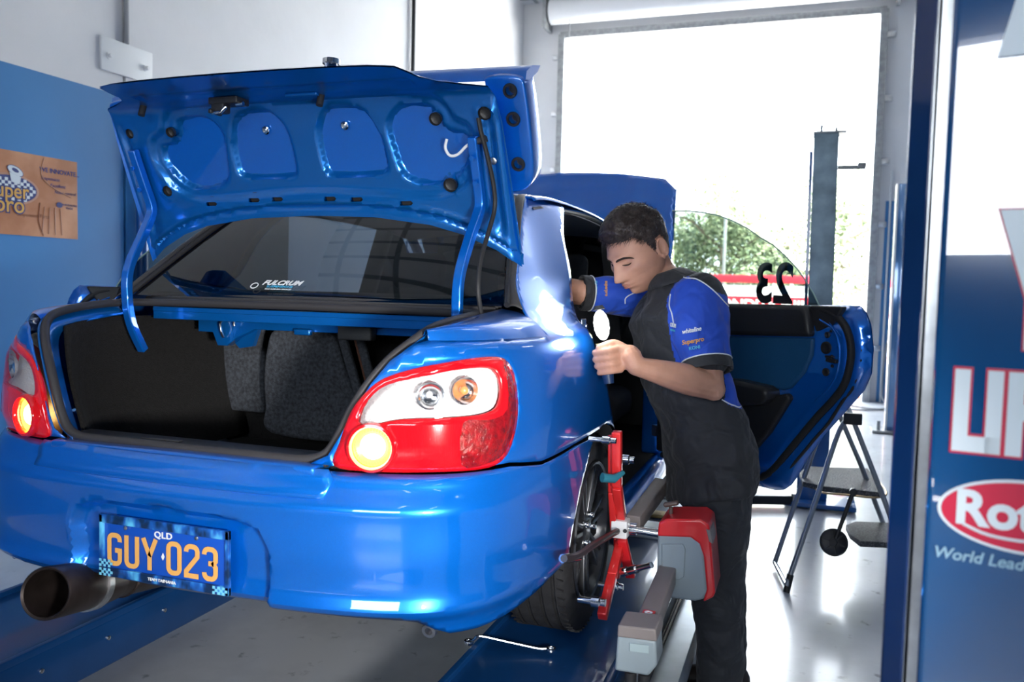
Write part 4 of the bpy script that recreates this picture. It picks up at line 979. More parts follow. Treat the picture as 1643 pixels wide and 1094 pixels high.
# sensor head
sh = thing('sensor_head', hub+Vector((.15, 0, 0)), 'grey and red wheel alignment sensor with long rear arm', 'sensor')
mb = MB(); mb.cyl(hub+Vector((.02, 0, 0)), hub+Vector((.14, 0, -.006)), .012); mb.cyl(hub+Vector((.03, 0, .0)), hub+Vector((.05, 0, 0)), .02); keep(mb.build('spindle', CHROME, None), sh)
HY0 = -.20
tl_, tr_ = at(1053, 838, 'y', HY0), at(1140, 845, 'y', HY0); br_, bl_ = at(1146, 955, 'y', HY0), at(1053, 948, 'y', HY0)
def prof(pp): return [at(a, b_, 'y', HY0) for a, b_ in pp]
body = prof([(1055, 858), (1100, 857), (1118, 862), (1128, 876), (1131, 900), (1136, 950), (1128, 962), (1115, 965), (1060, 958), (1053, 940)])
mb = MB(); mb.prism(body, (0, .15, 0)); keep(mb.build('casing', GREYP, None, bev=.008, smooth=50), sh)
red = prof([(1057, 838), (1070, 832), (1125, 833), (1138, 842), (1142, 880), (1148, 950), (1144, 958), (1128, 966), (1134, 945), (1129, 892), (1122, 872), (1108, 862), (1055, 860)])
mb = MB(); mb.prism([p+Vector((0, -.004, 0)) for p in red], (0, .158, 0)); keep(mb.build('red_shell', REDP, None, bev=.006, smooth=50), sh)
ins = prof([(1062, 872), (1096, 872), (1100, 880), (1098, 925), (1090, 930), (1062, 925)])
mb = MB(); mb.prism([p+Vector((0, -.006, 0)) for p in ins], (0, .01, 0)); keep(mb.build('side_cover', GREYP, None, bev=.003, smooth=50), sh)
kp = prof([(1132, 848), (1139, 850), (1143, 872), (1137, 868)])
mb = MB(); mb.prism([p+Vector((.002, -.007, 0)) for p in kp], (0, .10, 0)); keep(mb.build('key_pad', TAUPE, None, bev=.002), sh)
p = at(1076, 832, 'y', HY0+.06); mb = MB(); mb.cyl(p+Vector((0, 0, -.02)), p+Vector((0, 0, .035)), .006); mb.box(p+Vector((.0, 0, .045)), (.045, .022, .014), Euler((0, -.25, 0)).to_matrix(), bev=.006); keep(mb.build('clamp_knob', mat('brown_bakelite', (.10, .07, .06), .35), None), sh)
a, c = at(1068, 925, 'y', HY0-.004), at(1035, 1015, 'y', -.66)
mb = MB(); mb.bar(a+Vector((0, .1, 0)), c, .050, .055, bev=.005); arm = mb.build('rear_arm', TAUPE, None, bev=.002); keep(arm, sh)
p = a.lerp(c, .80); dd = (c-a).normalized(); F = frame(p+Vector((.0, 0, .0)), (1, 0, 0), -dd)
nrm = Vector((1, 0, 0)).cross(dd).normalized(); nrm = nrm if nrm.z > 0 else -nrm
F = frame(a.lerp(c, .88)+nrm*.030, (1, 0, 0), dd*1)
mb = MB(); mb.box(a.lerp(c, .88)+nrm*.0285, (.030, .035, .002)); keep(mb.build('arm_label', REDP, None), sh)
mb = MB(); mb.lathe([(.005, 0), (.010, 0), (.010, .0012), (.005, .0012)], a.lerp(c, .88)+nrm*.0300, nrm, 18, close=True); keep(mb.build('label_emblem', WHITE, None), sh)
BY = -.72
bx = [at(a_, b_, 'y', BY) for a_, b_ in ((990, 1020), (1052, 1028), (1054, 1068), (1040, 1085), (986, 1076))]
mb = MB(); mb.prism(bx, (0, .09, 0)); keep(mb.build('emitter_box', GREYP, None, bev=.006), sh)
cp_ = [at(a_, b_, 'y', BY-.003) for a_, b_ in ((991, 1003), (1052, 1010), (1054, 1030), (990, 1022))]
mb = MB(); mb.prism(cp_, (0, .096, 0)); keep(mb.build('emitter_lid', TAUPE, None, bev=.004), sh)
wd = [at(a_, b_, 'y', BY-.004) for a_, b_ in ((1010, 1032), (1041, 1036), (1041, 1049), (1010, 1045))]
mb = MB(); mb.prism(wd, (0, .006, 0)); keep(mb.build('emitter_window', mat('pale_window', (.32, .40, .42), .15), None, bev=.001), sh)
p = at(1020, 1085, 'y', BY+.04); mb = MB(); mb.cyl(p+Vector((-.012, 0, .01)), p+Vector((-.012, 0, -.06)), .014); mb.cyl(p+Vector((.02, 0, .01)), p+Vector((.02, 0, -.06)), .014); keep(mb.build('lower_prong', RUBBER, None), sh)
a, c = hub+Vector((.03, 0, .03)), at(1035, 790, 'y', .25)
mb = MB(); mb.bar(hub+Vector((.035, .02, .012)), hub+Vector((.075, .30, .075)), .045, .05, bev=.004); keep(mb.build('front_arm', TAUPE, None, bev=.002), sh)
mb = MB(); q0 = at(1010, 915, 'x', 1.0); q1 = at(1050, 905, 'x', 1.08)
mb.lathe([(.008, -.03), (.014, -.03), (.014, -.01), (.010, -.01), (.010, .0), (.013, 0), (.013, .03), (.009, .03), (.009, .09), (.0001, .09)], q0, (q1-q0), 14); keep(mb.build('cable_plug', CHROME, None), sh)
# ring spanner on the runway
sp0, sp1 = at(752, 1030, 'z', .02), at(884, 1042, 'z', .02)
wr = thing('ring_spanner', (sp0+sp1)/2, 'long chrome offset ring spanner lying across the runway edge', 'tool')
d = (sp1-sp0).normalized()
mb = MB(); P = [sp0, sp0+d*.018+Vector((0, 0, .004)), sp0+d*.035+Vector((0, 0, .022)), sp1-d*.035+Vector((0, 0, .006)), sp1-d*.012+Vector((0, 0, .010)), sp1]
P = [sp0, sp0+d*.035+Vector((0, 0, .022)), sp1-d*.040+Vector((0, 0, .000)), sp1+Vector((0, 0, .002))]
mb.tube(cr([P[0], P[0].lerp(P[1], .5), P[1], P[1].lerp(P[2], .5), P[2], P[2].lerp(P[3], .6), P[3]], 3), .0042, 8); keep(mb.build('shaft', CHROME, None), wr)
for p in (sp0, sp1):
    mb = MB(); mb.lathe([(.0085, -.006), (.014, -.006), (.0155, 0), (.014, .006), (.0085, .006)], p, (0, 0, 1), 12, close=True); keep(mb.build('ring_end', CHROME, None), wr)
# ------------------------------------------------------------------ things on the wall side
mb = MB()
ps = thing('wall_poster', (LEFT_X, .9, 1.53), 'orange suspension parts poster on the blue wall', 'poster')
PG, t, b = nmat('orange_poster_print'); b.inputs['Roughness'].default_value = .5
tc = t.nodes.new('ShaderNodeTexCoord'); n_ = t.nodes.new('ShaderNodeTexNoise'); n_.inputs['Scale'].default_value = 4; n_.inputs['Detail'].default_value = 4
t.links.new(tc.outputs['Object'], n_.inputs['Vector']); r = t.nodes.new('ShaderNodeValToRGB'); e = r.color_ramp.elements
e[0].position = .35; e[0].color = (.36, .13, .045, 1); e[1].position = .7; e[1].color = (.56, .27, .14, 1)
t.links.new(n_.outputs[0], r.inputs[0]); t.links.new(r.outputs[0], b.inputs['Base Color'])
PX = LEFT_X+.004
y0, y1, z0, z1 = .30, 1.247, 1.312, 1.760
mb = MB(); mb.box((PX, (y0+y1)/2, (z0+z1)/2), (.004, y1-y0, z1-z0)); keep(mb.build('sheet', PG, None), ps)
FP = lambda y, z, dx=.003: frame((PX+dx, y, z), (0, 1, 0), (0, 0, 1))
NAVY = mat('navy_print', (.015, .03, .16), .5); GOLD = mat('gold_print', (.62, .34, .06), .5); PALEB = mat('pale_print', (.55, .62, .68), .5); BRN = mat('brown_print', (.22, .08, .04), .5); LTAN = mat('tan_print', (.42, .22, .15), .5)
def disc(name, y, z, ry, rz, m, dx, rot=0, n=30):
    mb = MB(); mb.prism([(PX+dx, y+ry*math.cos(2*PI*i/n)*math.cos(rot)-rz*math.sin(2*PI*i/n)*math.sin(rot), z+ry*math.cos(2*PI*i/n)*math.sin(rot)+rz*math.sin(2*PI*i/n)*math.cos(rot)) for i in range(n)], (.0008, 0, 0)); keep(mb.build(name, m, None), ps)
disc('logo_halo', .80, 1.555, .185, .085, LTAN, .0022); disc('logo_oval', .80, 1.555, .17, .074, NAVY, .003)
mb = MB()
for i in range(-8, 9):
    for j in range(-4, 5):
        yy, zz = .80+i*.019, 1.555+j*.017
        if (i+j) % 2 == 0 and ((yy-.80)/.165)**2+((zz-1.555)/.068)**2 < 1: mb.box((PX+.0042, yy, zz), (.0008, .019, .017))
o = mb.build('logo_chequers', PALEB, None); o['kind'] = 'stuff'; keep(o, ps)
for dx, m_, bo in ((.0050, NAVY, .0075), (.0058, GOLD, .001)):
    text('logo_letters', 'Super', m_, .115, FP(.79, 1.545, dx), ps, .0004, bold=bo, sx=.95)
    text('logo_letters', 'pro', m_, .125, FP(.80, 1.470, dx), ps, .0004, bold=bo, sx=1.0)
disc('bushing', .835, 1.655, .052, .026, NAVY, .0046, -.35); disc('bushing', .835, 1.655, .048, .022, PALEB, .0054, -.35); disc('bushing', .835, 1.658, .022, .010, NAVY, .0062, -.35)
mb = MB(); mb.prism([(PX+.0048, .80, 1.645), (PX+.0048, .87, 1.625), (PX+.0048, .86, 1.585), (PX+.0048, .81, 1.595)], (.0008, 0, 0)); keep(mb.build('bushing', PALEB, None), ps)
text('poster_text', 'Suspension Parts', BRN, .030, FP(.945, 1.425), ps, .0004, shear=.2)
text('poster_text', 'WE INNOVATE...', NAVY, .036, FP(1.125, 1.685), ps, .0004, bold=.0008)
text('poster_text', 'Suspension', NAVY, .028, FP(1.06, 1.64), ps, .0004, shear=.2)
text('poster_text', 'Excellent', NAVY, .028, FP(1.11, 1.605), ps, .0004, shear=.2)
text('poster_text', 'Noise control', NAVY, .026, FP(1.16, 1.57), ps, .0004, shear=.2)
text('poster_text', 'AUSTRALIAN\nMADE', NAVY, .018, FP(1.19, 1.495), ps, .0004)
disc('map_mark', 1.12, 1.50, .022, .016, NAVY, .003)
def pline(pts, r_, m, nm='spring_drawing'):
    mb = MB(); mb.tube([(PX+.003, y, z) for y, z in pts], r_, 5); keep(mb.build(nm, m, None), ps)
pline([(p.x, p.y) for p in cr([(1.02, 1.75, 0), (1.0, 1.66, 0), (1.06, 1.6, 0), (1.2, 1.55, 0)], 5)], .0025, LTAN)
for k in range(4): pline([(1.02+.035*k, 1.48), (1.0+.045*k, 1.33)], .0025, LTAN)
pline([(p.x, p.y) for p in cr([(.99, 1.50, 0), (.98, 1.40, 0), (1.01, 1.32, 0)], 5)], .003, BRN)
# steel bracket plate across a panel joint
bk = thing('bracket_plate', (LEFT_X, 1.63, 2.45), 'white bolted steel plate across the wall panel joint', 'bracket')
mb = MB(); mb.box((LEFT_X+.008, 1.635, 2.44), (.016, .42, .20), bev=.003); keep(mb.build('plate', WHITE, None), bk)
for y, z in ((1.48, 2.43), (1.78, 2.43)):
    mb = MB(); mb.lathe([(.020, .016), (.020, .022), (.012, .022), (.012, .045), (.0001, .045)], (LEFT_X, y, z), (1, 0, 0), 14); keep(mb.build('bolt', WHITE, None), bk)
def pipe(name, x, y, z0, z1, r_, m, label, cat='pipe'):
    mb = MB(); mb.cyl((x, y, z0), (x, y, z1), r_, 14); o = mb.build(name, m, None); tag(o, label, cat); return o
pipe('wall_conduit', LEFT_X+.02, 1.62, 2.54, CEIL_Z, .016, mat('grey_conduit', (.30, .31, .33), .5), 'grey conduit rising from the bolted plate on the wall')
pipe('wall_pole', LEFT_X+.04, 5.58, BLUE_TOP-.4, CEIL_Z, .022, BLACKP, 'black vertical pipe high on the white wall')
pipe('wall_downpipe', LEFT_X+.04, 1.72, FLOOR_Z, 2.30, .035, BLUEP, 'blue painted pipe down the wall behind the trunk lid')
# ------------------------------------------------------------------ far end: door track, posts, cabinets
DGREY = mat('weathered_steel', (.30, .31, .32), .45, .4, noise=.25, nscale=18)
for x, nm in ((OPX1-.03, 'right'), (OPX0+.03, 'left')):
    mb = MB(); mb.box((x, FAR_Y-.06, 2.2), (.09, .12, 5.0)); o = struct('trim_%d' % (1 if x > 0 else 2), mb, DGREY)
    mb = MB()
    for z in (.4, 1.2, 2.0, 2.8, 3.6, 4.4): mb.box((x+(.10 if x > 0 else -.10), FAR_Y-.02, z), (.10, .04, .07), bev=.006)
    tag(mb.build('track_bracket', STEEL, None), 'row of small steel brackets beside the %s door track' % nm, 'bracket', kind='stuff')
rs = thing('roller_door', (0, FAR_Y-.2, 4.9), 'rolled up white shutter door above the bright opening', 'shutter')
mb = MB(); mb.cyl((OPX0-.1, FAR_Y-.22, 4.98), (OPX1+.1, FAR_Y-.22, 4.98), .17, 28); keep(mb.build('shutter_roll', WALLW, None), rs)
mb = MB(); mb.box((.13, FAR_Y-.06, 4.70), (4.3, .05, .09), bev=.008); keep(mb.build('bottom_bar', DGREY, None), rs)
for x in (OPX0-.16, OPX1+.12):
    mb = MB(); mb.box((x, FAR_Y-.2, 4.95), (.05, .34, .42), bev=.01); keep(mb.build('end_bracket', DGREY, None), rs)
mb = MB(); mb.tube([(OPX0+.2, FAR_Y-.3, 4.9), (OPX0+.19, FAR_Y-.3, 4.1)], .008, 8); keep(mb.build('pull_chain', STEEL, None), rs)
# two-post lift column at mid distance
POSTM = mat('worn_grey_blue_steel', (.20, .27, .32), .45, .5, noise=.35, nscale=7, bump=.1)
pc = thing('lift_column', (1.56, 3.25, FLOOR_Z), 'tall worn grey lift column standing behind the open door', 'lift')
mb = MB(); x0, x1 = 1.485, 1.635; mb.prism([(x0, 3.2, FLOOR_Z+.01), (x1, 3.2, FLOOR_Z+.01), (x1, 3.36, FLOOR_Z+.01), (x0, 3.36, FLOOR_Z+.01)], (-.02, 0, 2.42)); keep(mb.build('post', POSTM, None, bev=.006), pc)
mb = MB(); mb.prism([(x0-.022, 3.24, FLOOR_Z+.01), (x0-.002, 3.24, FLOOR_Z+.01), (x0-.002, 3.36, FLOOR_Z+.01), (x0-.022, 3.36, FLOOR_Z+.01)], (-.02, 0, 2.30)); keep(mb.build('side_channel', BLUEP, None), pc)
mb = MB(); mb.box((1.55, 3.19, .12), (.19, .03, .86), bev=.006); mb.box((1.60, 3.24, FLOOR_Z+.03), (.44, .34, .03), bev=.005); keep(mb.build('base_shroud', BLUEP, None), pc)
mb = MB(); mb.box((1.56, 3.28, 2.125), (.20, .18, .012)); mb.cyl((1.51, 3.25, 2.12), (1.51, 3.25, 2.18), .008); mb.cyl((1.60, 3.25, 2.12), (1.60, 3.25, 2.16), .008); mb.bar((1.62, 3.25, 1.905), (1.78, 3.22, 1.90), .02, .025); mb.box((1.76, 3.22, 1.91), (.05, .03, .035), bev=.005); keep(mb.build('top_bracket', DGREY, None), pc)
mb = MB(); mb.box((1.40, 3.15, .12), (.13, .10, .10), bev=.01); mb.lathe([(.028, 0), (.03, .012), (.016, .016), (.0001, .016)], (1.41, 3.10, .11), (0, -1, 0), 18); keep(mb.build('carriage_block', mat('dark_iron', (.03, .035, .045), .4, .6), None), pc)
for dx, dy in ((-.16, -.12), (.18, -.12), (.20, .05)):
    mb = MB(); mb.cyl((1.60+dx, 3.24+dy, FLOOR_Z+.04), (1.60+dx, 3.24+dy, FLOOR_Z+.09), .016, 10); keep(mb.build('anchor_bolt', STEEL, None), pc)
# lift arm on the floor at the foot
mb = MB(); mb.bar((1.42, 3.12, FLOOR_Z+.05), (1.10, 3.0, FLOOR_Z+.05), .10, .06, bev=.01); mb.lathe([(.05, 0), (.05, .03), (.0001, .03)], (1.12, 3.0, FLOOR_Z+.08), (0, 0, 1), 16); keep(mb.build('swing_arm', mat('dark_iron', (.03, .035, .045)), None), pc)
# blue cabinet column at the far right
cb = thing('steel_cabinet', (2.36, 6.65, FLOOR_Z), 'tall glossy blue steel column by the far door frame', 'cabinet')
CBM = mat('glossy_blue_cabinet', (.06, .20, .46), .12, .2, coat=1)
mb = MB(); mb.box((2.40, 6.72, .95), (.26, .22, 2.5), bev=.01); keep(mb.build('body', CBM, None), cb)
mb = MB(); mb.box((2.275, 6.60, .95), (.02, .02, 2.5)); keep(mb.build('edge_strip', WHITE, None), cb)
mb = MB(); mb.box((2.36, 6.70, FLOOR_Z+.02), (.42, .34, .02)); keep(mb.build('base_plate', DGREY, None), cb)
mb = MB(); mb.cyl((2.21, 6.62, FLOOR_Z+.03), (2.21, 6.62, FLOOR_Z+.12), .018, 10); keep(mb.build('anchor_bolt', DGREY, None), cb)
mb = MB(); mb.box((2.28, 6.595, 1.15), (.02, .02, .08)); keep(mb.build('lock', WHITE, None), cb)
for k, (dx, z1) in enumerate(((.05, 2.68), (.16, 2.0))):
    pipe('wall_conduit', OPX1+.10+dx, FAR_Y-.05, FLOOR_Z, z1, .014, mat('white_conduit', (.6, .62, .64), .5), ('taller' if k == 0 else 'shorter')+' pale conduit on the blue wall beside the far door')
mb = MB(); mb.tube(cr([(2.05, 8.6, -.285), (2.35, 8.4, -.285), (2.5, 8.9, -.285), (2.44, 9.15, -.2), (2.45, 9.2, .3), (2.5, 9.2, .6)], 6), .012, 8); mb.tube(cr([(1.7, 8.5, -.285), (2.1, 8.2, -.285), (2.45, 8.5, -.285), (2.48, 9.0, -.285)], 6), .010, 8); tag(mb.build('floor_cables', mat('grey_cable', (.25, .25, .26), .5), None), 'loose grey cables lying by the far door frame', 'cable')
# ------------------------------------------------------------------ folding step stool
st = thing('step_stool', (1.64, 1.9, FLOOR_Z), 'folding two step stool with grey tubular legs and black treads', 'step stool')
TUBE = mat('grey_tube_enamel', (.30, .33, .37), .28, .6); TRD, t, b = nmat('black_grip_tread'); b.inputs['Base Color'].default_value = (.055, .057, .062, 1); b.inputs['Roughness'].default_value = .6
tc = t.nodes.new('ShaderNodeTexCoord'); ck = t.nodes.new('ShaderNodeTexVoronoi'); ck.inputs['Scale'].default_value = 110; t.links.new(tc.outputs['Object'], ck.inputs['Vector'])
cr_ = t.nodes.new('ShaderNodeValToRGB'); cr_.color_ramp.elements[0].color = (.16, .17, .18, 1); cr_.color_ramp.elements[1].color = (.05, .052, .058, 1); cr_.color_ramp.elements[0].position = .15; cr_.color_ramp.elements[1].position = .5
t.links.new(ck.outputs['Distance'], cr_.inputs[0]); t.links.new(cr_.outputs[0], b.inputs['Base Color']); bp = t.nodes.new('ShaderNodeBump'); bp.inputs['Strength'].default_value = .8; bp.inputs['Distance'].default_value = .003; t.links.new(ck.outputs['Distance'], bp.inputs['Height']); t.links.new(bp.outputs[0], b.inputs['Normal'])
def stube(nm, pts, r_, m=TUBE, n=10): mb = MB(); mb.tube(pts, r_, n); keep(mb.build(nm, m, None), st)
# rear frame (left in the view) legs run from the hinge down to the left; front frame to the right
hA, hB = at(1338, 645, 'y', 2.02), at(1368, 672, 'y', 1.72)      # hinge blocks, far and near
fA, fB = at(1243, 903, 'z', FLOOR_Z+.03), at(1262, 940, 'z', FLOOR_Z+.03)
stube('back_leg', cr([hA+Vector((-.005, 0, 0)), at(1325, 668, 'y', 2.03), at(1285, 780, 'y', 1.95), fA], 4), .0125)
stube('back_leg', cr([hB+Vector((-.005, 0, 0)), at(1347, 690, 'y', 1.71), at(1310, 800, 'y', 1.60), fB], 4), .0125)
stube('foot_bar', [fA, fB], .0115, CHROME)
mb = MB(); mb.tube([fB+Vector((0, 0, -.03)), fB.lerp(at(1310, 800, 'y', 1.60), .13)], .016, 12); keep(mb.build('rubber_foot', BLACKP, None), st)
gA, gB = at(1437, 860, 'y', 2.25), at(1452, 905, 'y', 1.85)
stube('front_leg', [hA, at(1382, 748, 'y', 2.06), at(1440, 900, 'y', 2.2)], .0125)
stube('front_leg', [hB, at(1418, 800, 'y', 1.76), at(1462, 920, 'y', 1.86)], .0125)
stube('handle_frame', [at(1352, 635, 'y', 1.9), hB], .012); stube('handle_frame', [at(1330, 600, 'y', 2.04), hA], .012)
for h in (hA, hB): mb = MB(); mb.box(h, (.085, .03, .055), bev=.006); keep(mb.build('hinge_block', BLACKP, None), st)
mb = MB(); mb.bar(at(1350, 633, 'y', 1.895), at(1362, 660, 'y', 1.80), .028, .004, up=(0, 1, 0)); keep(mb.build('warning_label', mat('yellow_label', (.55, .38, .06), .5), None), st)
def tread(pp, z, th):
    P = [at(a_, b_, 'z', z) for a_, b_ in pp]; mb = MB(); mb.prism(P, (0, 0, -th)); keep(mb.build('tread', TRD, None, bev=.004), st)
tread([(1283, 757), (1296, 748), (1392, 751), (1412, 775), (1412, 790), (1322, 780), (1288, 772)], .14, .028)
tread([(1357, 842), (1372, 836), (1425, 838), (1455, 850), (1458, 872), (1380, 868), (1364, 856)], -.08, .028)
mb = MB(); P = cr([at(a_, b_, 'z', .115) for a_, b_ in ((1305, 775), (1315, 789), (1360, 794), (1400, 798), (1420, 795), (1421, 787), (1412, 775))], 4); mb.tube(P, .0055, 8); keep(mb.build('wire_stay', mat('brass_wire', (.55, .40, .22), .3, .9), None), st)
w0, w1 = at(1369, 789, 'y', 1.70), at(1341, 864, 'y', 1.66)
stube('wheel_strut', [w0, w1], .0105, BLACKP); mb = MB(); mb.lathe([(.018, -.012), (.018, .012), (.0001, .012)], w0, (0, -1, 0), 14); keep(mb.build('strut_pivot', BLACKP, None), st)
mb = MB(); c_ = at(1338, 870, 'y', 1.66); ax_ = Vector((-.25, -1, .25)).normalized(); mb.lathe([(.0001, -.008), (.060, -.008), (.066, 0), (.066, .006), (.060, .010), (.052, .005), (.018, .005), (.016, .014), (.0001, .014)], c_, ax_, 36)
u_ = ax_.orthogonal().normalized(); w_ = ax_.cross(u_)
for k in range(6): a = 2*PI*k/6; e_ = u_*math.cos(a)+w_*math.sin(a); mb.bar(c_+e_*.014+ax_*.007, c_+e_*.054+ax_*.007, .006, .005, up=ax_)
keep(mb.build('transport_wheel', BLACKP, None), st)
# ------------------------------------------------------------------ blue lift column in the foreground with lettering
LB = mat('glossy_lift_blue', (.002, .062, .20), .12, 0, coat=1, coat_r=.015, noise=.1, nscale=3); LB.node_tree.nodes['Principled BSDF'].inputs['Coat IOR'].default_value = 1.9
lc = thing('lift_column', (1.9, -1.35, FLOOR_Z), 'large glossy blue lift column with white and red lettering in the foreground', 'lift')
lc_dir = Vector((.98, -.20, 0)).normalized()
A0 = Vector((1.622, -1.385, 0)); 
def cpn(a, z, d=0): return A0+lc_dir*a+Vector((lc_dir.y, -lc_dir.x, 0))*d+Vector((-.012*(1.1-z)*0, 0, z))
mb = MB(); P = [cpn(.008-.008*math.cos(PI/2*i/6), FLOOR_Z, -.008+.008*math.sin(PI/2*i/6)) for i in range(7)]+[cpn(.47, FLOOR_Z), cpn(.47, FLOOR_Z, -.26), cpn(0, FLOOR_Z, -.26)]; mb.prism(P, (0, 0, 3.6)); keep(mb.build('panel_face', LB, None, smooth=3), lc)
DB_ = mat('dark_blue_flange', (.003, .02, .09), .15, coat=1)
mb = MB(); P = [cpn(-.048, FLOOR_Z, -.03), cpn(-.018, FLOOR_Z, -.01), cpn(-.018, FLOOR_Z, -.24), cpn(-.048, FLOOR_Z, -.24)]; mb.prism(P, (0, 0, 3.6)); keep(mb.build('column_flange', DB_, None, bev=.004), lc)
mb = MB(); P = [cpn(-.016, FLOOR_Z, -.05), cpn(-.002, FLOOR_Z, -.05), cpn(-.002, FLOOR_Z, -.22), cpn(-.016, FLOOR_Z, -.22)]; mb.prism(P, (0, 0, 3.6)); keep(mb.build('inner_rail', STEEL, None), lc)
LW = mat('decal_white', (.62, .70, .76), .35); LR = mat('decal_red', (.52, .012, .05), .35); LWD = mat('decal_pale', (.25, .42, .55), .4)
def lt(body, a, z, size, sx=1., font_b=.0):
    Fm = frame(cpn(a, z, .002), lc_dir, (0, 0, 1))
    text('letter_outline', body, LR, size, Fm, lc, .0006, 'LEFT', bold=font_b+size*.022, sx=sx)
    Fm = frame(cpn(a, z, .0035), lc_dir, (0, 0, 1))
    text('letter', body, LW, size, Fm, lc, .0006, 'LEFT', bold=font_b, sx=sx)
def onpanel(px_, py_):   # (a, z) on the panel face under a pixel
    d_ = CF*FPX+CR*(px_-821.5)-CU*(py_-547); n = Vector((lc_dir.y, -lc_dir.x, 0)); t_ = (A0-CP).dot(n)/d_.dot(n); q_ = CP+d_*t_
    return (q_-A0).dot(lc_dir), q_.z
0 and print('PANEL', [tuple(round(k, 3) for k in onpanel(*q_)) for q_ in ((1500, 300), (1520, 725), (1530, 598), (1570, 725), (1582, 598), (1610, 598), (1607, 350), (1643, 480), (1505, 815), (1585, 760), (1585, 870), (1643, 855), (1500, 862), (1540, 790))])
# ------------------------------------------------------------------ the man
def baked(o, mods):
    for nm, ty, kw in mods:
        m_ = o.modifiers.new(nm, ty)
        for k, v in kw.items(): setattr(m_, k, v)
    bpy.context.view_layer.update()
    me = bpy.data.meshes.new_from_object(o.evaluated_get(bpy.context.evaluated_depsgraph_get()))
    o.modifiers.clear(); o.data = me
    for p in me.polygons: p.use_smooth = True
    return o
def rings(mb, R, n=24):   # R: (centre, U, V) ellipses
    vs = []; fs = []
    for c, U, V in R:
        for k in range(n):
            a = 2*PI*k/n; vs.append(Vector(c)+Vector(U)*math.cos(a)+Vector(V)*math.sin(a))
    for i in range(len(R)-1):
        for k in range(n): fs.append((i*n+k, i*n+(k+1) % n, (i+1)*n+(k+1) % n, (i+1)*n+k))
    fs += [tuple(range(n-1, -1, -1)), tuple((len(R)-1)*n+k for k in range(n))]
    mb.add(vs, fs)
def limb(mb, pts, rad, n=16, sub=5, flat=1.0):   # rounded tapered tube through pts
    P = [Vector(p) for p in pts]; Q = cr(P, sub); rr = []
    for i in range(len(P)-1):
        for k in range(sub): t = k/sub; t = t*t*(3-2*t); rr.append(rad[i]*(1-t)+rad[i+1]*t)
    rr.append(rad[-1])
    d0 = (Q[0]-Q[1]).normalized(); d1 = (Q[-1]-Q[-2]).normalized()
    pre = [(Q[0]+d0*rr[0]*math.sin(a), rr[0]*math.cos(a)) for a in (1.35, .95, .5)]
    post = [(Q[-1]+d1*rr[-1]*math.sin(a), rr[-1]*math.cos(a)) for a in (.5, .95, 1.35)]
    A = pre+list(zip(Q, rr))+post
    mb.tube([a for a, _ in A], [b for _, b in A], n)
YN, YF = .06, .44
SHL, SHR = at(1120, 482, 'y', YN+.03), at(1028, 476, 'y', YF-.02)
YH = -.15
ELL = at(1139, 618, 'y', YN-.06); WRL = at(1020, 587, 'y', YH+.01); 
ELR = at(938, 470, 'y', .30); WRR = ELR+Vector((-.25, .10, .02))
NECK = at(1075, 452, 'y', .22); PEL = at(1150, 748, 'y', .22); CHEST = at(1090, 560, 'y', .22); WAIST = at(1128, 665, 'y', .22)
HIPL = at(1150, 770, 'y', .16); HIPR = at(1140, 770, 'y', .33)
KNL = Vector((1.27, .10, .12)); KNR = Vector((1.235, .30, .12))
KNL = at(1152, 950, 'y', .15); KNR = at(1160, 925, 'y', .36)
ANL = at(1157, 1100, 'y', .16); ANL.z = FLOOR_Z+.10; ANR = KNR+(ANL-KNL)
# head ------------------------------------------------------------
HS = 1.12
HC = at(1024, 401, 'y', .17)
hf = Vector((-.53, -.73, -.52)).normalized(); hl = hf.cross(Vector((.03, .10, 1))).normalized(); hu = hl.cross(hf).normalized(); hl = -hl   # forward, left, up
if hu.z < 0: hu = -hu
hl = hu.cross(hf).normalized()
def G(x, s): return math.exp(-(x/s)**2)
def head_local(dx, dy, dz):   # unit direction (left, forward, up) -> local point
    x, y, z = dx*.076, dy*.098, dz*.120
    if z < 0:
        t = min(1, -z/.12); x *= 1-.30*t**1.6; 
        if y > 0: y = y*(1-.0*t)+.022*t*(1-abs(dx))**.5*1.0
        else: y *= 1-.42*t
    if z > 0: x *= 1+.02*math.sin(PI*z/.12)
    if y < 0 and z > -.03: y *= 1.04
    if dy > -.1:
        k = sstep(-.1, .45, dy); ax = abs(x); f_ = 0
        f_ -= .006*G(x, .09)*G(z-.0, .05)*0
        f_ += .0080*G(z-.021, .009)*G(ax-.027, .022)
        f_ -= .0215*G(z-.001, .012)*G(ax-.030, .015)
        f_ += .0075*G(z+.001, .0075)*G(ax-.031, .011)
        f_ += .0015*G(z+.004, .002)*G(ax-.031, .013)
        br = sstep(.020, -.032, z)*sstep(-.058, -.046, z)
        f_ += (.006+.012*br)*G(x, .0095+.005*br)*sstep(.028, .012, z)*sstep(-.060, -.048, z)
        f_ += .0095*G(x, .013)*G(z+.040, .011)
        f_ += .009*G(ax-.0125, .006)*G(z+.046, .007)
        f_ -= .006*G(z+.056, .005)*G(x, .02)
        f_ += .0085*G(z+.0640, .0048)*G(x, .019)+.0085*G(z+.0755, .0052)*G(x, .017)
        f_ -= .0060*G(z+.0695, .0021)*G(x, .023)
        f_ -= .0045*G(z+.087, .006)*G(x, .02)
        f_ += .010*G(z+.106, .013)*G(x, .019)
        f_ += .004*G(ax-.047, .016)*G(z+.018, .016)
        f_ -= .003*G(ax-.045, .015)*G(z+.055, .02)
        y += f_*k
        x += math.copysign(.003, x)*G(ax-.05, .02)*G(z+.02, .02)*k if x else 0
    if z < -.05: x *= 1+.06*G(z+.075, .02)
    return x, y, z
def head_w(l): return HC+(hl*l[0]+hf*l[1]+hu*l[2])*HS
nu, nv = 120, 96
dirs = []
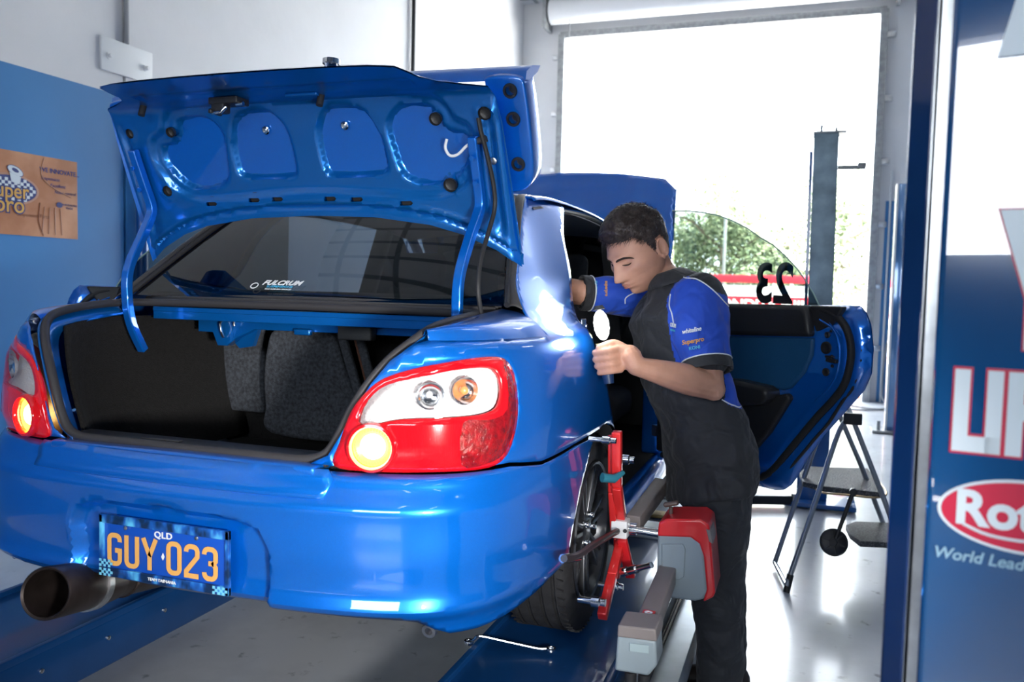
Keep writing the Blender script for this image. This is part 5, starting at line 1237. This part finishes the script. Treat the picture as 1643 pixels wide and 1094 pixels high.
for j in range(1, nv):
    th = PI*j/nv
    for i in range(nu):
        a = 2*PI*i/nu; dirs.append((math.sin(th)*math.sin(a), math.sin(th)*math.cos(a), math.cos(th)))
HV = [head_w(head_local(*d)) for d in dirs]
hfz = [((j*nu+i), (j*nu+(i+1) % nu), ((j+1)*nu+(i+1) % nu), ((j+1)*nu+i)) for j in range(nv-2) for i in range(nu)]
hv = HV+[head_w(head_local(0, 0, 1)), head_w(head_local(0, 0, -1))]
T_, B_ = len(HV), len(HV)+1
hcap = [(T_, i, (i+1) % nu) for i in range(nu)]+[(B_, (nv-2)*nu+(i+1) % nu, (nv-2)*nu+i) for i in range(nu)]
mb = MB(); mb.add(hv, hfz+hcap)
# ears
for s in (1, -1):
    def ew(y, z, o_): return head_w((s*(.0745+o_), -.012+y, -.006+z))
    pts = [ew(-.002+.0145*math.cos(math.radians(a))*-1*1.0-.004, .028*math.sin(math.radians(a)), .004+.009*(.5+.5*math.cos(math.radians(a)))) for a in range(-75, 225, 15)]
    limb(mb, pts, [.0034*HS]*len(pts), 8, 2)
    pts = [ew(-.006-.008*math.cos(math.radians(a)), .018*math.sin(math.radians(a))+.002, .006+.005*(.5+.5*math.cos(math.radians(a)))) for a in range(-60, 100, 20)]
    limb(mb, pts, [.0026*HS]*len(pts), 8, 2)
    e_ = [ew(-.006-.012*math.cos(q_), .025*math.sin(q_), .003+.006*(.5+.5*math.cos(q_))) for q_ in [2*PI*i/20 for i in range(20)]]
    mb.prism(e_, hl*s*-.007)
    limb(mb, [ew(.000, -.024, .005), ew(-.002, -.031, .004)], [.0058*HS, .0046*HS], 8, 2)
    limb(mb, [ew(.006, .002, .001), ew(.006, -.010, .002)], [.004*HS, .004*HS], 8, 2)
# neck, torso
limb(mb, [head_w((0, -.030, -.045)), head_w((0, -.035, -.10)), NECK+Vector((0, 0, -.02))], [.060, .060, .068], 20)
lat = (SHL-SHR).normalized(); sp_ax = (NECK-PEL).normalized(); lat = (lat-sp_ax*lat.dot(sp_ax)).normalized(); fro = lat.cross(sp_ax).normalized()
if fro.x > 0: fro = -fro
def tring(c, hw_, hd, sh=0): return (c+fro*sh, lat*hw_, fro*hd)
TR = [tring(NECK+sp_ax*.0, .07, .06), tring(NECK-sp_ax*.055, .12, .075, .0), tring(NECK.lerp(CHEST, .45), .150, .095, .01), tring(CHEST, .150, .10, .0), tring(WAIST, .145, .100, .0), tring(PEL, .165, .115, .0), tring(PEL-Vector((0, 0, .07)), .15, .10, 0)]
rings(mb, TR)
for S, E, W_, HP, KN, AN in ((SHL, ELL, WRL, HIPL, KNL, ANL), (SHR, ELR, WRR, HIPR, KNR, ANR)):
    limb(mb, [S, S.lerp(E, .5), E], [.052, .050, .044]); limb(mb, [E, E.lerp(W_, .30), W_], [.044, .047, .029])
    limb(mb, [HP, HP.lerp(KN, .5), KN], [.09, .078, .058]); limb(mb, [KN, KN.lerp(AN, .35), AN], [.056, .056, .040])
    limb(mb, [AN, AN+Vector((-.06, -.02, -.05)), AN+Vector((-.16, -.03, -.065))], [.038, .036, .03])
mb.ball(ELL+Vector((.012, 0, -.012)), .036, 12)
# left hand closed round the lamp handle
LT0, LT1 = at(969, 562, 'y', YH), at(982, 645, 'y', YH)   # handle axis, top and bottom
la = (LT1-LT0).normalized(); vdir = (LT0-CP).normalized(); side = la.cross(vdir).normalized()   # side: image left/right
if side.dot(CR) < 0: side = -side
# side points image right; -vdir towards the viewer
hr = .019
palm = [WRL, LT0+side*.075+la*.030+vdir*.000, LT0+side*.046+la*.026]
limb(mb, palm[:2], [.029, .034], 14)
for k in range(3):
    limb(mb, [LT0+side*.078+la*(.012+.020*k), LT0+side*.036+la*(.006+.021*k)-vdir*.008], [.018, .016], 10)
for k, (L_, r_) in enumerate(((1.0, .0100), (1.06, .0104), (1.0, .0098), (.85, .0088))):
    o_ = la*(.003+.0205*k)
    K0 = LT0+o_+side*.040-vdir*.012; K1 = LT0+o_+side*(.012)-vdir*(hr+.013); K2 = LT0+o_-side*(hr+.008)*L_-vdir*.010; K3 = LT0+o_-side*(hr+.002)*L_+vdir*.014
    limb(mb, [K0, K1, K2, K3], [r_*1.1, r_, r_*.96, r_*.82], 12, 4)
    mb.ball(K0, r_*1.18, 10)
limb(mb, [LT0+side*.058+la*.002+vdir*.006, LT0+side*.034-la*.016, LT0+side*.006-la*.014-vdir*.016, LT0-side*.014-la*.010-vdir*.018], [.015, .0125, .0115, .0095], 12, 4)
# right hand, inside the car on the seat belt
d_ = (WRR-ELR).normalized(); limb(mb, [WRR, WRR+d_*.07], [.028, .034], 12)
for k in range(4): o_ = Vector((0, .0, .03-.02*k)); limb(mb, [WRR+d_*.085+o_, WRR+d_*.125+o_, WRR+d_*.145+o_+Vector((0, .02, -.01)), WRR+d_*.13+o_+Vector((0, .035, -.015))], [.010, .0095, .009, .008], 10, 3)
limb(mb, [WRR+d_*.03+Vector((0, 0, .03)), WRR+d_*.07+Vector((0, -.01, .052)), WRR+d_*.10+Vector((0, -.01, .055))], [.013, .011, .0095], 10, 3)
man = mb.build('person', SKIN, None)
baked(man, [('r', 'REMESH', dict(mode='VOXEL', voxel_size=.0034, use_smooth_shade=True)), ('s', 'SMOOTH', dict(factor=.5, iterations=2))])
tag(man, 'dark haired man in black and blue work shirt leaning into the car with a lamp', 'person')
# lips and shading of the beard: colours by place on the head
t = SKIN.node_tree; b = t.nodes['Principled BSDF']
# hair ------------------------------------------------------------
rnd_ = random.Random(3)
def hairy(l):
    x, y, z = l
    if y > .055: h = .065-.10*(abs(x)/.076)**2*.12
    elif y > .030: h = .065-(.055-y)/.025*.026
    elif y > .004: h = .039-(.030-y)/.026*.052
    elif y > -.034: h = -.013+min(1, (.004-y)/.012)*.042 if abs(x) > .055 else .03
    else: h = -.060 if y < -.055 else .029-(-.034-y)/.021*.089
    return z-h
def nz(p, s): 
    from mathutils import noise
    return noise.noise(Vector(p)*s)
locs = [head_local(*d) for d in dirs]
mb = MB(); vs = []; keepf = []
for d, l in zip(dirs, locs):
    k = hairy(l); t_ = sstep(-.004, .022, k); side_k = sstep(.0, .075, l[2])
    th = .0015+t_*(.0035+.014*side_k+.010*sstep(.02, .09, l[1])*side_k); th *= 1+.45*nz(l, 45)+.25*nz(l, 110)
    n_ = Vector((l[0]/.076**2, l[1]/.098**2, l[2]/.12**2)).normalized()
    vs.append(head_w((l[0]+n_.x*th, l[1]+n_.y*th, l[2]+n_.z*th)))
vs += [head_w((0, 0, .137)), head_w((0, 0, -.1))]; hk = [hairy(l) for l in locs]
fs = [f_ for f_ in hfz if all(hk[i] > -.003 for i in f_)]+hcap[:nu]
mb.add(vs, fs)
for i in range(9000):
    d = Vector((rnd_.gauss(0, 1), rnd_.gauss(0, 1), rnd_.gauss(0, 1))).normalized(); l = head_local(*d); k = hairy(l)
    if k < 0: continue
    n_ = Vector((l[0]/.076**2, l[1]/.098**2, l[2]/.12**2)).normalized(); sk_ = sstep(.0, .075, l[2])
    th = sstep(-.004, .02, k)*(.003+.012*sk_)
    ln = .006+.016*sk_+rnd_.random()*.008*(.3+sk_)
    fl = Vector((rnd_.gauss(0, .3), .7, -.25+rnd_.gauss(0, .3))) if l[2] > .03 else Vector((0, -.2, -1))
    fl = (fl-n_*fl.dot(n_)).normalized(); dr = (n_*(.40+.5*rnd_.random())*(.35+sk_*.8)+fl).normalized()
    p0 = Vector(l)+n_*(th*.8); p1 = p0+dr*ln*.6; p2 = p0+(dr*.9-n_*.25).normalized()*ln; sd = dr.cross(n_).normalized()*.0007
    w_ = [head_w(q_) for q_ in (p0-sd, p0+sd, p1+sd*.8, p1-sd*.8, p2)]
    mb.add(w_, [(0, 1, 2, 3), (3, 2, 4)])
hair = mb.build('hair', HAIR, None, smooth=60); keep(hair, man)
# brows, lashes, lips as thin pieces on the face
def face_pt(x, z, out_=0.):
    # search direction whose local point has this x, z at the front
    dx, dz = x/.076, z/.12
    for _ in range(8):
        dy = math.sqrt(max(.02, 1-dx*dx-dz*dz)); l = head_local(dx, dy, dz); dx += (x-l[0])/.076; dz += (z-l[2])/.12
    dy = math.sqrt(max(.02, 1-dx*dx-dz*dz)); l = head_local(dx, dy, dz); return head_w((l[0], l[1]+out_, l[2]))
BROW = mat('brow_hair', (.03, .018, .012), .8, bump=.5, bscale=300)
for s in (1, -1):
    P = [(.010, .0125), (.021, .0165), (.034, .0175), (.045, .0125), (.052, .006)]
    mb = MB(); limb(mb, [face_pt(s*a, c, -.0005) for a, c in P], [.0032, .0044, .0044, .0032, .0014], 8, 3); keep(mb.build('eyebrow', BROW, None), man)
    mb = MB(); limb(mb, [face_pt(s*a, c, .0002) for a, c in ((.018, -.0045), (.026, -.0072), (.035, -.0074), (.043, -.004))], [.0012, .0026, .0026, .0012], 6, 3); keep(mb.build('eyelashes', BROW, None), man)
LIPM = mat('lip_skin', (.42, .16, .12), .45)
for zc, hw_, r_ in ((-.0652, .020, .0026), (-.0742, .018, .0032)):
    mb = MB(); limb(mb, [face_pt(-hw_, -.0695, -.0022), face_pt(-hw_*.5, zc, -.0022), face_pt(0, zc+(.0005 if zc > -.07 else -.0005), -.0022), face_pt(hw_*.5, zc, -.0022), face_pt(hw_, -.0695, -.0022)], [.0012, r_, r_*1.05, r_, .0012], 8, 4); keep(mb.build('lip', LIPM, None), man)
mb = MB()
for s in (1, -1): mb.ball(face_pt(s*.0085, -.0485, -.003), .0028, 8)
keep(mb.build('nostril', mat('nostril_dark', (.08, .02, .015), .8), None), man)
# clothes ---------------------------------------------------------
SHK, t, b = nmat('black_shirt_cloth')
def cloth(name, col):
    m_, t, b = nmat(name); b.inputs['Base Color'].default_value = (*col, 1); b.inputs['Roughness'].default_value = .75; b.inputs['Sheen Weight'].default_value = .08
    tc = t.nodes.new('ShaderNodeTexCoord'); w1 = t.nodes.new('ShaderNodeTexNoise'); w1.inputs['Scale'].default_value = 9; w1.inputs['Detail'].default_value = 2; w1.inputs['Distortion'].default_value = 1.2
    w2 = t.nodes.new('ShaderNodeTexNoise'); w2.inputs['Scale'].default_value = 500
    t.links.new(tc.outputs['Object'], w1.inputs['Vector']); t.links.new(tc.outputs['Object'], w2.inputs['Vector'])
    b1 = t.nodes.new('ShaderNodeBump'); b1.inputs['Strength'].default_value = .55; b1.inputs['Distance'].default_value = .045; t.links.new(w1.outputs[0], b1.inputs['Height'])
    b2 = t.nodes.new('ShaderNodeBump'); b2.inputs['Strength'].default_value = .2; b2.inputs['Distance'].default_value = .002; t.links.new(w2.outputs[0], b2.inputs['Height']); t.links.new(b1.outputs[0], b2.inputs['Normal']); t.links.new(b2.outputs[0], b.inputs['Normal'])
    return m_
SHK = cloth('black_shirt_twill', (.022, .023, .027)); SHB = cloth('royal_blue_shirt_twill', (.012, .07, .50)); TRO = cloth('charcoal_trouser_twill', (.024, .026, .032))
tx = bpy.data.textures.new('folds', 'CLOUDS'); tx.noise_scale = .09; tx.noise_depth = 1
mb = MB()
TRs = [tring(NECK+sp_ax*.010, .080, .072, 0), tring(NECK-sp_ax*.02, .12, .085, 0), tring(NECK-sp_ax*.055, .175, .105, .0), tring(NECK.lerp(CHEST, .45), .200, .136, .010), tring(CHEST, .188, .132, .005), tring(CHEST.lerp(WAIST, .6), .175, .130, .015), tring(WAIST, .172, .132, .015), tring(PEL+Vector((0, 0, .03)), .185, .138, .02), tring(PEL-Vector((.0, 0, .065)), .195, .146, .02), tring(PEL-Vector((.0, 0, .085)), .190, .140, .02)]
rings(mb, TRs, 36)
CUL = SHL.lerp(ELL, .62); CUR = SHR.lerp(ELR, .86)
limb(mb, [SHL+Vector((0, .02, .0)), SHL.lerp(ELL, .35), CUL], [.090, .088, .078], 20)
limb(mb, [SHR, SHR.lerp(ELR, .5), CUR], [.080, .070, .058], 20)
shirt = mb.build('shirt', [SHK, SHB], None)
baked(shirt, [('r', 'REMESH', dict(mode='VOXEL', voxel_size=.0055, use_smooth_shade=True)), ('s', 'SMOOTH', dict(factor=.6, iterations=5)), ('d', 'DISPLACE', dict(texture=tx, strength=.024, mid_level=.5)), ('s2', 'SMOOTH', dict(factor=.5, iterations=2))])
shirt.data.materials.clear(); shirt.data.materials.append(SHK); shirt.data.materials.append(SHB)
def to_px(p):
    d = Vector(p)-CP; z = d.dot(CF); return 821.5+FPX*d.dot(CR)/z, 547-FPX*d.dot(CU)/z
# blue raglan sleeves with a black cuff, blue side panel; tested on the sleeve and side axes
aL = (ELL-SHL).normalized(); aR = (ELR-SHR).normalized()
SIDE = [(1120, 450), (1142, 462), (1162, 480), (1178, 505), (1186, 560), (1192, 640), (1190, 656), (1170, 650), (1152, 634), (1150, 560), (1110, 560), (1090, 535), (1072, 505), (1070, 480), (1082, 455), (1084, 428), (1100, 432), (1108, 448)]
for p in shirt.data.polygons:
    c = Vector(p.center); mi = 0
    tL = (c-SHL).dot(aL); rL = (c-SHL-aL*tL).length; tR = (c-SHR).dot(aR); rR = (c-SHR-aR*tR).length
    lenL = (CUL-SHL).length; lenR = (CUR-SHR).length
    near = (c-WAIST).dot(lat) > .0
    if near and inside(to_px(c), SIDE): mi = 1
    if (c-CHEST).dot(lat) > .12 and tL > .0 and rL < .098: mi = 1
    if rL < .10 and tL > lenL+.028 and near: mi = 0
    if near and rL < .10 and .0 < tL < lenL+.028 and (c-CHEST).dot(lat) > .10: mi = 1
    if (c-CHEST).dot(lat) < -.10 and rR < .085 and tR > -.05: mi = 1 if tR < lenR+.012 else 0
    p.material_index = mi
keep(shirt, man)
bvh = BVHTree.FromPolygons([v.co.copy() for v in shirt.data.vertices], [tuple(p.vertices) for p in shirt.data.polygons])
WB = mat('white_piping', (.75, .77, .80), .6)
def on_shirt(x_, y_):
    d = (CF*FPX+CR*(x_-821.5)-CU*(y_-547)).normalized(); h = bvh.ray_cast(CP, d); return h[0], h[1]
def piping(pxs, r_=.0022):
    P = []
    for q_ in cr([(a, b_, 0) for a, b_ in pxs], 6):
        h, n_ = on_shirt(q_.x, q_.y)
        if h is None: continue
        if P and (h-P[-1]).length > .05:
            if len(P) > 2: mb = MB(); mb.tube(P, r_, 6); keep(mb.build('piping', WB, None), shirt)
            P = []
        P.append(h+n_*.0006)
    if len(P) > 2: mb = MB(); mb.tube(P, r_, 6); keep(mb.build('piping', WB, None), shirt)
piping([(1083, 428), (1090, 440), (1100, 446), (1118, 448), (1140, 462), (1160, 482), (1176, 503), (1183, 540), (1188, 590), (1190, 648), (1176, 650), (1158, 641)])
piping([(1076, 472), (1074, 490), (1078, 503), (1081, 518)])
piping([(1003, 487), (1004, 478), (1015, 471), (1030, 466)])
# cuffs: ring piping and black bands
def cuff(c, ax_, r0, w_, nm, S_):
    mb = MB(); mb.lathe([(r0, 0), (r0+.002, w_*.5), (r0+.001, w_), (r0-.006, w_), (r0-.010, 0)], c, ax_, 32, close=True); keep(mb.build('cuff', SHK, None), shirt)
    mb = MB(); mb.lathe([(r0+.0005+.0022*math.cos(a), .0022*math.sin(a)) for a in [i*PI/3 for i in range(6)]], c, ax_, 36, close=True); keep(mb.build('cuff_piping', WB, None), shirt)
cuff(CUL+aL*.028, aL, .076, .034, 'l', SHL); cuff(CUR+aR*.010, aR, .062, .034, 'r', SHR)
# collar
mb = MB(); cn = NECK+sp_ax*.008; up_ = (head_w((0, -.035, -.10))-NECK).normalized()
rows = []
for k in range(33):
    a = 2*PI*k/32; e_ = lat*math.cos(a)*.078+fro*math.sin(a)*.070; lean = .5+.5*math.sin(a)
    rows.append([cn+e_*1.10-up_*.030, cn+e_*.98+up_*(.020+.016*(1-lean)), cn+e_*1.02+up_*(.030+.018*(1-lean)), cn+e_*1.16+up_*(.012+.01*(1-lean)), cn+e_*1.32-up_*(.016+.018*lean)])
loft('collar', rows, SHK, None, .003, 60, sub=2); co = bpy.data.objects['collar']; keep(co, shirt)
# button placket and chest logo
def patch_text(nm, body, x_, y_, size, m_, dirx, up_px, sx=1., sh_=0):
    h, n_ = on_shirt(x_, y_); h2, _ = on_shirt(x_+dirx[0], y_+dirx[1]); 
    if h is None or h2 is None: return
    X = (h2-h).normalized(); Y = n_.cross(X); text(nm, body, m_, size, frame(h+n_*.003, X, Y), shirt, .0006, sx=sx, shear=sh_, bold=.0004)
CY_ = mat('cyan_embroidery', (.08, .42, .62), .6); OG = mat('orange_embroidery', (.75, .33, .04), .6)
patch_text('chest_logo', 'FULCRUM', 1078, 521, .018, WHITE, (6, 1.5), 0, 1.0, .3)
patch_text('chest_logo', 'suspensions', 1080, 529, .011, CY_, (6, 1.5), 0)
patch_text('sleeve_logo', 'whiteline', 1110, 530, .019, WHITE, (8, -1.5), 0, .9, .3)
patch_text('sleeve_logo', 'Superpro', 1112, 547, .019, OG, (8, -1.5), 0, .95, .2)
patch_text('sleeve_logo', 'KONI', 1115, 558, .014, CY_, (8, -1.5), 0)
patch_text('sleeve_logo', 'superpro', 973, 463, .016, OG, (0, 6), 0, .9)
patch_text('sleeve_logo', 'FULCRUM', 956, 462, .012, CY_, (0, 6), 0, .9)
piping([(1033, 478), (1030, 505), (1030, 540)], .0012)
o = [x for x in bpy.data.objects if x.name.startswith('piping')][-1]; o.data.materials[0] = SHK; o.name = 'placket_seam'
# trousers
mb = MB()
rings(mb, [tring(PEL+Vector((0, 0, .04)), .165, .12, 0), tring(PEL-Vector((0, 0, .03)), .172, .130, .0), tring(PEL-Vector((0, 0, .10)), .165, .125, 0)], 30)
for HP, KN, AN, w_ in ((HIPL, KNL, ANL, 1), (HIPR, KNR, ANR, .95)):
    limb(mb, [HP+Vector((0, 0, .02)), HP.lerp(KN, .5), KN, KN.lerp(AN, .5), AN+Vector((0, 0, -.04))], [.112*w_, .100*w_, .082*w_, .078*w_, .072*w_], 22)
tr = mb.build('trousers', TRO, None)
tx2 = bpy.data.textures.new('trouser_folds', 'CLOUDS'); tx2.noise_scale = .075
baked(tr, [('r', 'REMESH', dict(mode='VOXEL', voxel_size=.008, use_smooth_shade=True)), ('s', 'SMOOTH', dict(factor=.6, iterations=6)), ('d', 'DISPLACE', dict(texture=tx2, strength=.022, mid_level=.5)), ('s2', 'SMOOTH', dict(factor=.5, iterations=2))])
keep(tr, man)
for AN in (ANL, ANR):
    mb = MB(); limb(mb, [AN+Vector((.035, 0, -.045)), AN+Vector((-.06, -.015, -.05)), AN+Vector((-.17, -.03, -.062))], [.050, .047, .036], 16); mb.ball(AN+Vector((0, 0, -.02)), (.055, .05, .06), 14)
    o = mb.build('boot', mat('dark_work_boot', (.03, .022, .02), .5), None)
    for v in o.data.vertices: v.co.z = max(v.co.z, FLOOR_Z+.002)
    keep(o, man)
# ------------------------------------------------------------------ hand lamp
hlamp = thing('inspection_lamp', LT0, 'lit hand lamp held upright in the fist of the man', 'lamp')
mb = MB(); mb.tube([LT0-la*.012, LT0+la*.03, LT0+la*.075, LT0+la*.10], [.017, .018, .018, .015], 18); keep(mb.build('handle', mat('dark_blue_handle', (.01, .03, .09), .4), None), hlamp)
mb = MB(); mb.tube([LT0-la*.022, LT0-la*.012], [.021, .021], 18); keep(mb.build('collar', mat('yellow_collar', (.65, .5, .2), .4), None), hlamp)
LC_ = at(965, 521, 'y', YH)
GLOW = mat('lamp_glow', (1, 1, 1), .4, emit=(.95, 1, .98), es=12)
mb = MB(); mb.tube([LC_-la*a for a in (-.046, -.042, -.03, -.012, .010, .028, .040, .044)], [.003, .010, .018, .0225, .0225, .018, .010, .003], 18); keep(mb.build('bulb', GLOW, None), hlamp)
mb = MB(); mb.tube([LC_-la*.046-vdir*.0, LC_-la*.046+vdir*.024, LC_-la*.0+vdir*.027, LC_+la*.034+vdir*.020], .0025, 8); keep(mb.build('guard', DARKP, None), hlamp)
mb = MB(); mb.tube([LC_-la*.046, LC_-la*.058], [.019, .012], 14); keep(mb.build('end_cap', DARKP, None), hlamp)
ll_ = bpy.data.lights.new('inspection_lamp_light', 'POINT'); ll_.energy = .7; ll_.shadow_soft_size = .04; ll_.color = (.93, 1, 1); lo = bpy.data.objects.new('inspection_lamp_light', ll_); C.objects.link(lo); lo.location = LC_-vdir*.035; keep(lo, hlamp)
# ------------------------------------------------------------------ lettering of the foreground column
lt('L', .021, .942, .145, .80, .004); lt('I', .058, .942, .145, .80, .004); lt('F', .081, .942, .145, .80, .004); lt('T', .125, .942, .145, .80, .004)
# stacked name above, its left strokes come into view
def pairpoly(name, pts, dr=.0022):
    cx = sum(p[0] for p in pts)/len(pts); cz = sum(p[1] for p in pts)/len(pts)
    for m_, d_, g_ in ((LR, .0015, dr), (LW, .003, 0)):
        P = []
        n = len(pts)
        for i in range(n):
            a = Vector(pts[i-1]); b_ = Vector(pts[i]); c_ = Vector(pts[(i+1) % n]); e1 = (b_-a).normalized(); e2 = (c_-b_).normalized()
            n1 = Vector((e1.y, -e1.x)); n2 = Vector((e2.y, -e2.x)); mm = (n1+n2); mm = mm/max(.4, mm.length_squared)*2
            P.append(b_+mm*g_)
        mb = MB(); mb.prism([cpn(p.x, p.y, d_) for p in P], Vector((lc_dir.y, -lc_dir.x, 0))*.0008); keep(mb.build(name if m_ is LW else name+'_outline', m_, None), lc)
pairpoly('letter', [(.066, 1.205), (.100, 1.092), (.100, 1.030), (.135, 1.030), (.135, 1.092), (.169, 1.205), (.137, 1.205), (.1175, 1.135), (.098, 1.205)])
pairpoly('letter', [(.053, 1.395), (.085, 1.53), (.150, 1.53), (.182, 1.395), (.150, 1.395), (.143, 1.43), (.092, 1.43), (.085, 1.395)])
# oval badge
def oval(nm, ra, rz, m_, d_):
    mb = MB(); mb.prism([cpn(.1175+ra*math.cos(2*PI*i/48), .818+rz*math.sin(2*PI*i/48), d_) for i in range(48)], Vector((lc_dir.y, -lc_dir.x, 0))*.0006); keep(mb.build(nm, m_, None), lc)
oval('badge_rim', .1035, .0475, LW, .002); oval('badge_field', .099, .0435, LR, .003)
text('badge_letters', 'Rotary', LW, .062, frame(cpn(.034, .820, .004), lc_dir, (0, 0, 1)), lc, .0006, 'LEFT', bold=.0022)
P = cr([(.045, .800, 0), (.075, .790, 0), (.12, .789, 0), (.17, .800, 0)], 4); mb = MB(); mb.tube([cpn(p.x, p.y, .004) for p in P], .0022, 6); keep(mb.build('badge_stroke', LW, None), lc)
text('motto_letters', 'World Leader in Lifts', LWD, .021, frame(cpn(.012, .757, .003), lc_dir, (0, 0, 1)), lc, .0004, 'LEFT', bold=.0004, shear=.2)
# ------------------------------------------------------------------ ceiling lights
LGT = mat('fluorescent_tube', (1, 1, 1), .4, emit=(.93, .97, 1), es=8)
base_l = None
k = 0
for x in (1.7, 4.6):
    for y in (-4.6, -1.6, 1.6, 5.2):
        if base_l is None:
            L0 = thing('ceiling_light', (0, 0, 0), 'twin tube fluorescent batten under the foil ceiling', 'light', 'ceiling lights')
            mb = MB(); mb.box((0, 0, .05), (.18, 1.3, .05), bev=.01); keep(mb.build('housing', WHITE, None), L0)
            for dx in (-.055, .055): mb = MB(); mb.cyl((dx, -.6, 0), (dx, .6, 0), .014, 10); keep(mb.build('tube', LGT, None), L0)
            base_l = L0; kids = [o for o in bpy.data.objects if o.parent == L0]
            o = L0
        else:
            o = base_l.copy(); C.objects.link(o)
            for kd in kids: c_ = kd.copy(); C.objects.link(c_); c_.parent = o
        o.location = (x, y, 4.3)
        o['label'] = 'twin tube batten light %s, %s' % ('above the car' if x < 3 else 'along the right wall', {-4.6: 'nearest the rear window', -1.6: 'second from the rear window', 1.6: 'second from the far door', 5.2: 'nearest the far door'}[y])
# ------------------------------------------------------------------ outside
ASPH = mat('pale_forecourt_concrete', (.42, .42, .40), .8, noise=.15, nscale=2)
o = struct('forecourt', MB().box((0, 25, FLOOR_Z-.06), (60, 31, .1)), ASPH)
o = struct('rear_forecourt', MB().box((0, -22.4, FLOOR_Z-.06), (60, 30, .1)), ASPH)
LEAF = [mat('leaf_green_%s' % n, c, .55) for n, c in (('mid', (.19, .24, .13)), ('dark', (.09, .13, .07)), ('pale', (.34, .38, .24)))]
BARK = mat('grey_bark', (.16, .13, .10), .9, bump=.5)
def tree(x, y, h, r_, seed, label, dens_=1.0, crown0=.25):
    rn = random.Random(seed); T = thing('leafy_tree', (x, y, FLOOR_Z), label, 'tree')
    mb = MB(); mb.tube([(x, y, FLOOR_Z), (x+.1, y, FLOOR_Z+h*.3), (x-.05, y+.1, FLOOR_Z+h*.75)], [.16, .12, .05], 8)
    for i in range(12):
        a = rn.random()*6.28; z0 = FLOOR_Z+h*(.25+.4*rn.random()); mb.tube([(x, y, z0), (x+math.cos(a)*r_*.5, y+math.sin(a)*r_*.5, z0+h*.15), (x+math.cos(a)*r_*.9, y+math.sin(a)*r_*.9, z0+h*.2)], [.05, .03, .012], 5)
    keep(mb.build('trunk', BARK, None), T)
    mb = MB(); cl = [(rn.gauss(0, .38)*r_, rn.gauss(0, .38)*r_, FLOOR_Z+h*(crown0+(1-crown0)*rn.random()), r_*(.25+.25*rn.random())) for _ in range(26)]
    for i in range(int(9000*dens_)):
        cx, cy_, cz, cr0 = rn.choice(cl); v = Vector((rn.gauss(0, 1), rn.gauss(0, 1), rn.gauss(0, 1))).normalized()*cr0*rn.random()**.4
        p = Vector((x+cx, y+cy_, cz))+v; a = Vector((rn.gauss(0, 1), rn.gauss(0, 1), rn.gauss(0, 1))).normalized(); b_ = a.orthogonal().normalized(); s = .05+.04*rn.random()
        mb.add([p-a*s, p+b_*s*.45, p+a*s, p-b_*s*.45], [(0, 1, 2, 3)], rn.choice((0, 0, 1, 2)))
    o = mb.build('foliage', LEAF, None); o['kind'] = 'stuff'; keep(o, T)
tree(-.6, 19.5, 4.3, 2.2, 1, 'bushy green tree seen through the open door glass, left of the sign pole', 1.5, .12)
tree(1.9, 20.5, 4.0, 2.3, 2, 'bushy green tree seen through the open door glass behind the number', 1.5, .12)
tree(4.4, 21, 4.5, 2.0, 5, 'thin pale tree beyond the far door, right of the lift column', .5, .1)
# sign board on the street
sg = thing('street_sign_board', (.3, 15.5, FLOOR_Z), 'white and red shop sign board on the street outside', 'sign')
mb = MB(); mb.box((.35, 15.5, .86), (3.0, .08, .75), bev=.01); keep(mb.build('board', WHITE, None), sg)
SR = mat('sign_red', (.60, .02, .04), .5)
mb = MB(); mb.box((.35, 15.45, 1.36), (3.1, .10, .16), bev=.02); keep(mb.build('top_rail', SR, None), sg)
mb = MB(); mb.box((.35, 15.45, .82), (3.0, .03, .36)); keep(mb.build('red_band', SR, None), sg)
text('sign_letters', 'AIR CONDITIONING', WHITE, .30, frame((.42, 15.42, .82), (1, 0, 0), (0, 0, 1)), sg, .01, bold=.008)
for x in (-1.0, 1.7): mb = MB(); mb.cyl((x, 15.56, FLOOR_Z), (x, 15.56, 1.3), .04, 10); keep(mb.build('sign_leg', DGREY, None), sg)
mb = MB(); mb.cyl((-.22, 15.9, FLOOR_Z), (-.22, 15.9, 3.4), .035, 10); tag(mb.build('thin_pole', DGREY, None), 'thin grey pole outside, seen through the door glass', 'pole')
mb = MB(); mb.box((2.1, 9.75, FLOOR_Z+.27), (.22, .3, .54), bev=.01); tag(mb.build('orange_crate', mat('orange_plastic', (.70, .25, .12), .5), None), 'orange box standing outside the far door by the frame', 'box')
